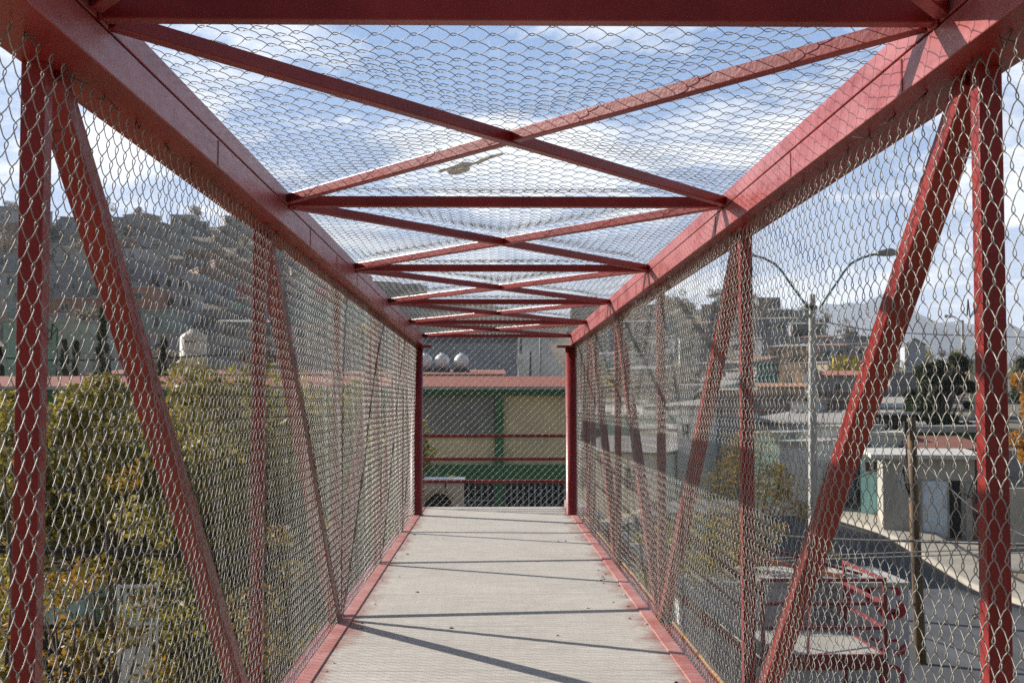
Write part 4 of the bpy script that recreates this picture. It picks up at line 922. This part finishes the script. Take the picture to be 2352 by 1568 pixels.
def leaves(n, centers, rad, size, seed, squash=.8, keep=None):
    rs = np.random.RandomState(seed); ci = rs.randint(0, len(centers), n); C = np.array(centers)[ci]
    rr = np.array(rad)[ci] if hasattr(rad, '__len__') else np.full(n, rad)
    d = rs.normal(size=(n, 3)); d /= np.linalg.norm(d, axis=1, keepdims=True); rad_ = rs.uniform(.15, 1, n) ** .45
    p = C + d * (rad_ * rr)[:, None] * np.array([1, 1, squash])
    u = rs.normal(size=(n, 3)); u /= np.linalg.norm(u, axis=1, keepdims=True); v = np.cross(u, rs.normal(size=(n, 3))); v /= np.linalg.norm(v, axis=1, keepdims=True)
    s = size * rs.uniform(.55, 1.3, n)[:, None]
    V = np.stack([p - u * s, p + v * s * .42, p + u * s, p - v * s * .42], axis=1).reshape(-1, 3)
    F = np.arange(n * 4).reshape(n, 4)
    return V, F
def tree(label, x, y, H, crown, nclump, n, size, lm, seed, name='tree', group=None, base=None, trunk=.16, lowest=.3, clump=.28, squash=.8, spread=1.0):
    """crown = half width; clumps sit on limbs through an uneven ellipsoid"""
    r_ = random.Random(seed); z0 = ground(x, y) if base is None else base
    e = tag(empty(name, (x, y, z0)), label, 'tree', group)
    cs = []; rads = []; b = MB(); mid = H * (lowest + 1) / 2; hz_ = H * (1 - lowest) / 2
    b.tube([(0, 0, -.4), (.03 * H * r_.uniform(-1, 1), .02 * H, H * .35), (.03 * H * r_.uniform(-1, 1), 0, H * .62), (0, 0, H * .9)], [trunk, trunk * .75, trunk * .5, trunk * .12], 8)
    for k in range(nclump):
        while True:
            q = Vector((r_.uniform(-1, 1), r_.uniform(-1, 1), r_.uniform(-1, 1)))
            if .25 < q.length < 1: break
        w_ = 1 - .25 * max(q.z, 0)
        c_ = Vector((q.x * crown * w_ * spread, q.y * crown * w_, mid + q.z * hz_)); cs.append(tuple(c_)); rads.append(crown * clump * r_.uniform(.6, 1.35))
        st_ = Vector((0, 0, max(H * .2, c_.z * .6 - .1 * H))); b.tube([st_, st_.lerp(c_, .5) + Vector((0, 0, .05 * H)), c_], [trunk * .32, trunk * .2, .01], 5)
    b.build('trunk', BARK, e, smooth=True)
    V, F = leaves(n, cs, rads, size, seed, squash); raw_mesh('crown', V, F, lm, e)
    return e
def px_tree(label, xc, Z, ytop, half_px, **k):
    X = (xc - 1130) / 2950 * Z; z0 = ground(X, Z); H = P(xc, ytop, Z).z - z0
    return tree(label, X, Z, H, half_px / 2950 * Z, **k)
px_tree('yellow green broadleaf tree in front of the school behind the left mesh', 240, 26, 862, 190, nclump=40, n=17000, size=.085, lm=LF_YG, seed=21, lowest=.15, clump=.42)
px_tree('leafy yellow olive tree against the left post', 70, 27, 872, 120, nclump=30, n=11000, size=.085, lm=LF_YG, seed=43, lowest=.15, clump=.42)
px_tree('broad olive tree before the school right of the second diagonal', 470, 28, 856, 200, nclump=52, n=19000, size=.09, lm=LF_YG, seed=41, lowest=.15, clump=.42)
px_tree('wide olive yellow tree before the school near the middle of the left mesh', 700, 30, 852, 200, nclump=54, n=19000, size=.095, lm=LF_YG, seed=22, lowest=.15, clump=.42)
px_tree('olive tree close to the far end of the bridge at left', 880, 34, 858, 125, nclump=38, n=14000, size=.095, lm=LF_YG, seed=23, lowest=.2, clump=.42)
px_tree('dense olive shrub low between the left trees', 420, 24, 1010, 170, nclump=30, n=9000, size=.07, lm=LF_YG, seed=42, lowest=.1, clump=.38, trunk=.08)
px_tree('golden leaved small tree close to the left mesh', 250, 12.5, 1010, 190, nclump=30, n=2600, size=.042, lm=LF_YEL, seed=24, lowest=.15, clump=.30, trunk=.07)
px_tree('golden tree at the far left edge of the photo', 20, 14, 930, 150, nclump=24, n=2600, size=.05, lm=LF_YEL, seed=25, lowest=.15, clump=.32, trunk=.08)
px_tree('low brownish golden bush under the left mesh', 190, 11, 1260, 190, nclump=26, n=5200, size=.035, lm=LF_YEL, seed=26, lowest=.1, clump=.3, trunk=.06)
px_tree('sparse yellow tree beyond the cables in the middle of the left mesh', 690, 21, 1165, 150, nclump=24, n=3000, size=.05, lm=LF_YEL, seed=27, lowest=.2, clump=.32, trunk=.08)
px_tree('little green shrub growing in front of the school windows in the portal', 1010, 40, 1010, 36, nclump=12, n=500, size=.05, lm=LF_YG, seed=28, lowest=.3, clump=.3, trunk=.05)
px_tree('sparse golden tree beyond the right mesh near the street lamp', 1730, 27, 985, 160, nclump=60, n=9000, size=.045, lm=LF_YEL, seed=31, lowest=.05, clump=.26, trunk=.09)
px_tree('sparse golden shrub lower beside the right mesh', 1560, 24, 1120, 130, nclump=40, n=9000, size=.045, lm=LF_YG, seed=32, lowest=.1, clump=.28, trunk=.07)
px_tree('golden brown bush under the right mesh near the kiosk', 1640, 25, 1200, 140, nclump=34, n=7000, size=.045, lm=LF_YEL, seed=33, lowest=.1, clump=.28, trunk=.07)
px_tree('big dark green pine among the houses at right', 2170, 68, 790, 84, nclump=70, n=20000, size=.14, lm=LF_DK, seed=38, lowest=.06, clump=.20, trunk=.25)
px_tree('orange leaved tree at the right edge of the photo', 2385, 60, 806, 62, nclump=24, n=9000, size=.10, lm=LF_OR, seed=35, lowest=.15, clump=.36)
px_tree('dark green tree behind the orange one at the right edge', 2395, 90, 758, 62, nclump=22, n=7000, size=.15, lm=LF_DK, seed=36, lowest=.2, clump=.38)
px_tree('round brown bushy tree right of the cream water tank', 590, 98, 758, 54, nclump=26, n=9000, size=.11, lm=LF_BR, seed=37, lowest=.1, clump=.36)
for i, (x, yt, hw, Z, lab) in enumerate(((238, 696, 30, 70, 'tallest dark cypress behind the school roof'), (152, 762, 22, 68, 'small dark cypress left of the tallest one'), (178, 778, 16, 69, 'slim short cypress just left of the tallest one'), (378, 768, 26, 66, 'dark cypress right of the second diagonal'), (6, 790, 16, 68, 'dark cypress at the left edge of the photo'))):
    X = (x - 1130) / 2950 * Z; z0 = ground(X, Z); H = P(x, yt, Z).z - z0; hwm = hw / 2950 * Z; rr_ = random.Random(60 + i)
    e = tag(empty('cypress_tree', (X, Z, z0)), lab, 'tree', 'cypresses behind the school')
    MB().tube([(0, 0, -.3), (0, 0, H * .9)], [.2, .03], 8).build('trunk', BARK, e)
    cs = []; rd = []
    for k in range(60):
        f = rr_.random(); rad0 = hwm * min(1, (1 - f) * 1.25 + .06) * min(1, .35 + f * 4); an = rr_.uniform(0, 6.28); cs.append((rad0 * .62 * math.cos(an), rad0 * .62 * math.sin(an), H * (.08 + .9 * f))); rd.append(rad0 * .5 + .1)
    V, F = leaves(6500, cs, rd, .13, 70 + i, 1.5); raw_mesh('crown', V, F, LF_DK, e)
# bare and scrubby trees scattered over both slopes
hill_kinds = []
for i in range(6):
    H = rnd.uniform(3.2, 6.5); hill_kinds.append((tree('x', 0, 0, H, H * .42, 14, 900, .22, (LF_BR, LF_DK, LF_BR, LF_YG, LF_BR, LF_DK)[i], 80 + i, name='hillside_tree', base=0, lowest=.25, clump=.4), ('bare brownish', 'dark green', 'bare brownish', 'olive green', 'bare brownish', 'dark green')[i]))
usedh = set()
for k in range(230):
    left = k % 2 == 0
    x = rnd.uniform(-150, 960) if left else rnd.uniform(1300, 2420); Z = rnd.uniform(105, 332)
    if k < 44: Z = 330
    X = (x - 1130) / 2950 * Z
    if any((X - a_) ** 2 + (Z - b_) ** 2 < 6 ** 2 for a_, b_ in placed): continue
    placed.append((X, Z)); i = rnd.choice((0, 2, 4)) if k < 44 else rnd.randrange(6)
    src, nm = hill_kinds[i]
    if i in usedh:
        r_ = src.copy(); COL.objects.link(r_)
        for ch in list(src.children): c2 = ch.copy(); COL.objects.link(c2); c2.parent = r_
    else: r_ = src; usedh.add(i)
    r_.location = (X, Z, ground(X, Z)); r_.rotation_euler = (0, 0, rnd.uniform(0, 6)); s_ = rnd.uniform(.6, 1.25); r_.scale = (s_, s_, s_)
    tag(r_, '%s tree scattered on the %s slope beyond the town' % (nm, 'left' if left else 'right'), 'tree', 'trees scattered over the %s slope' % ('left' if left else 'right'))

# ------------------------------------------------------------------ the air
hb = MB().box(-4600, 4600, -500, 5400, -80, 420)
hm = bpy.data.materials.new('haze_air'); hm.use_nodes = True; hn = hm.node_tree; hn.nodes.remove(hn.nodes['Principled BSDF'])
pv = hn.nodes.new('ShaderNodeVolumePrincipled'); pv.inputs['Color'].default_value = (.80, .88, 1.0, 1); pv.inputs['Density'].default_value = 0.00015; pv.inputs['Anisotropy'].default_value = .2
hn.links.new(pv.outputs[0], hn.nodes['Material Output'].inputs['Volume'])
tag(hb.build('haze', hm), kind='stuff')
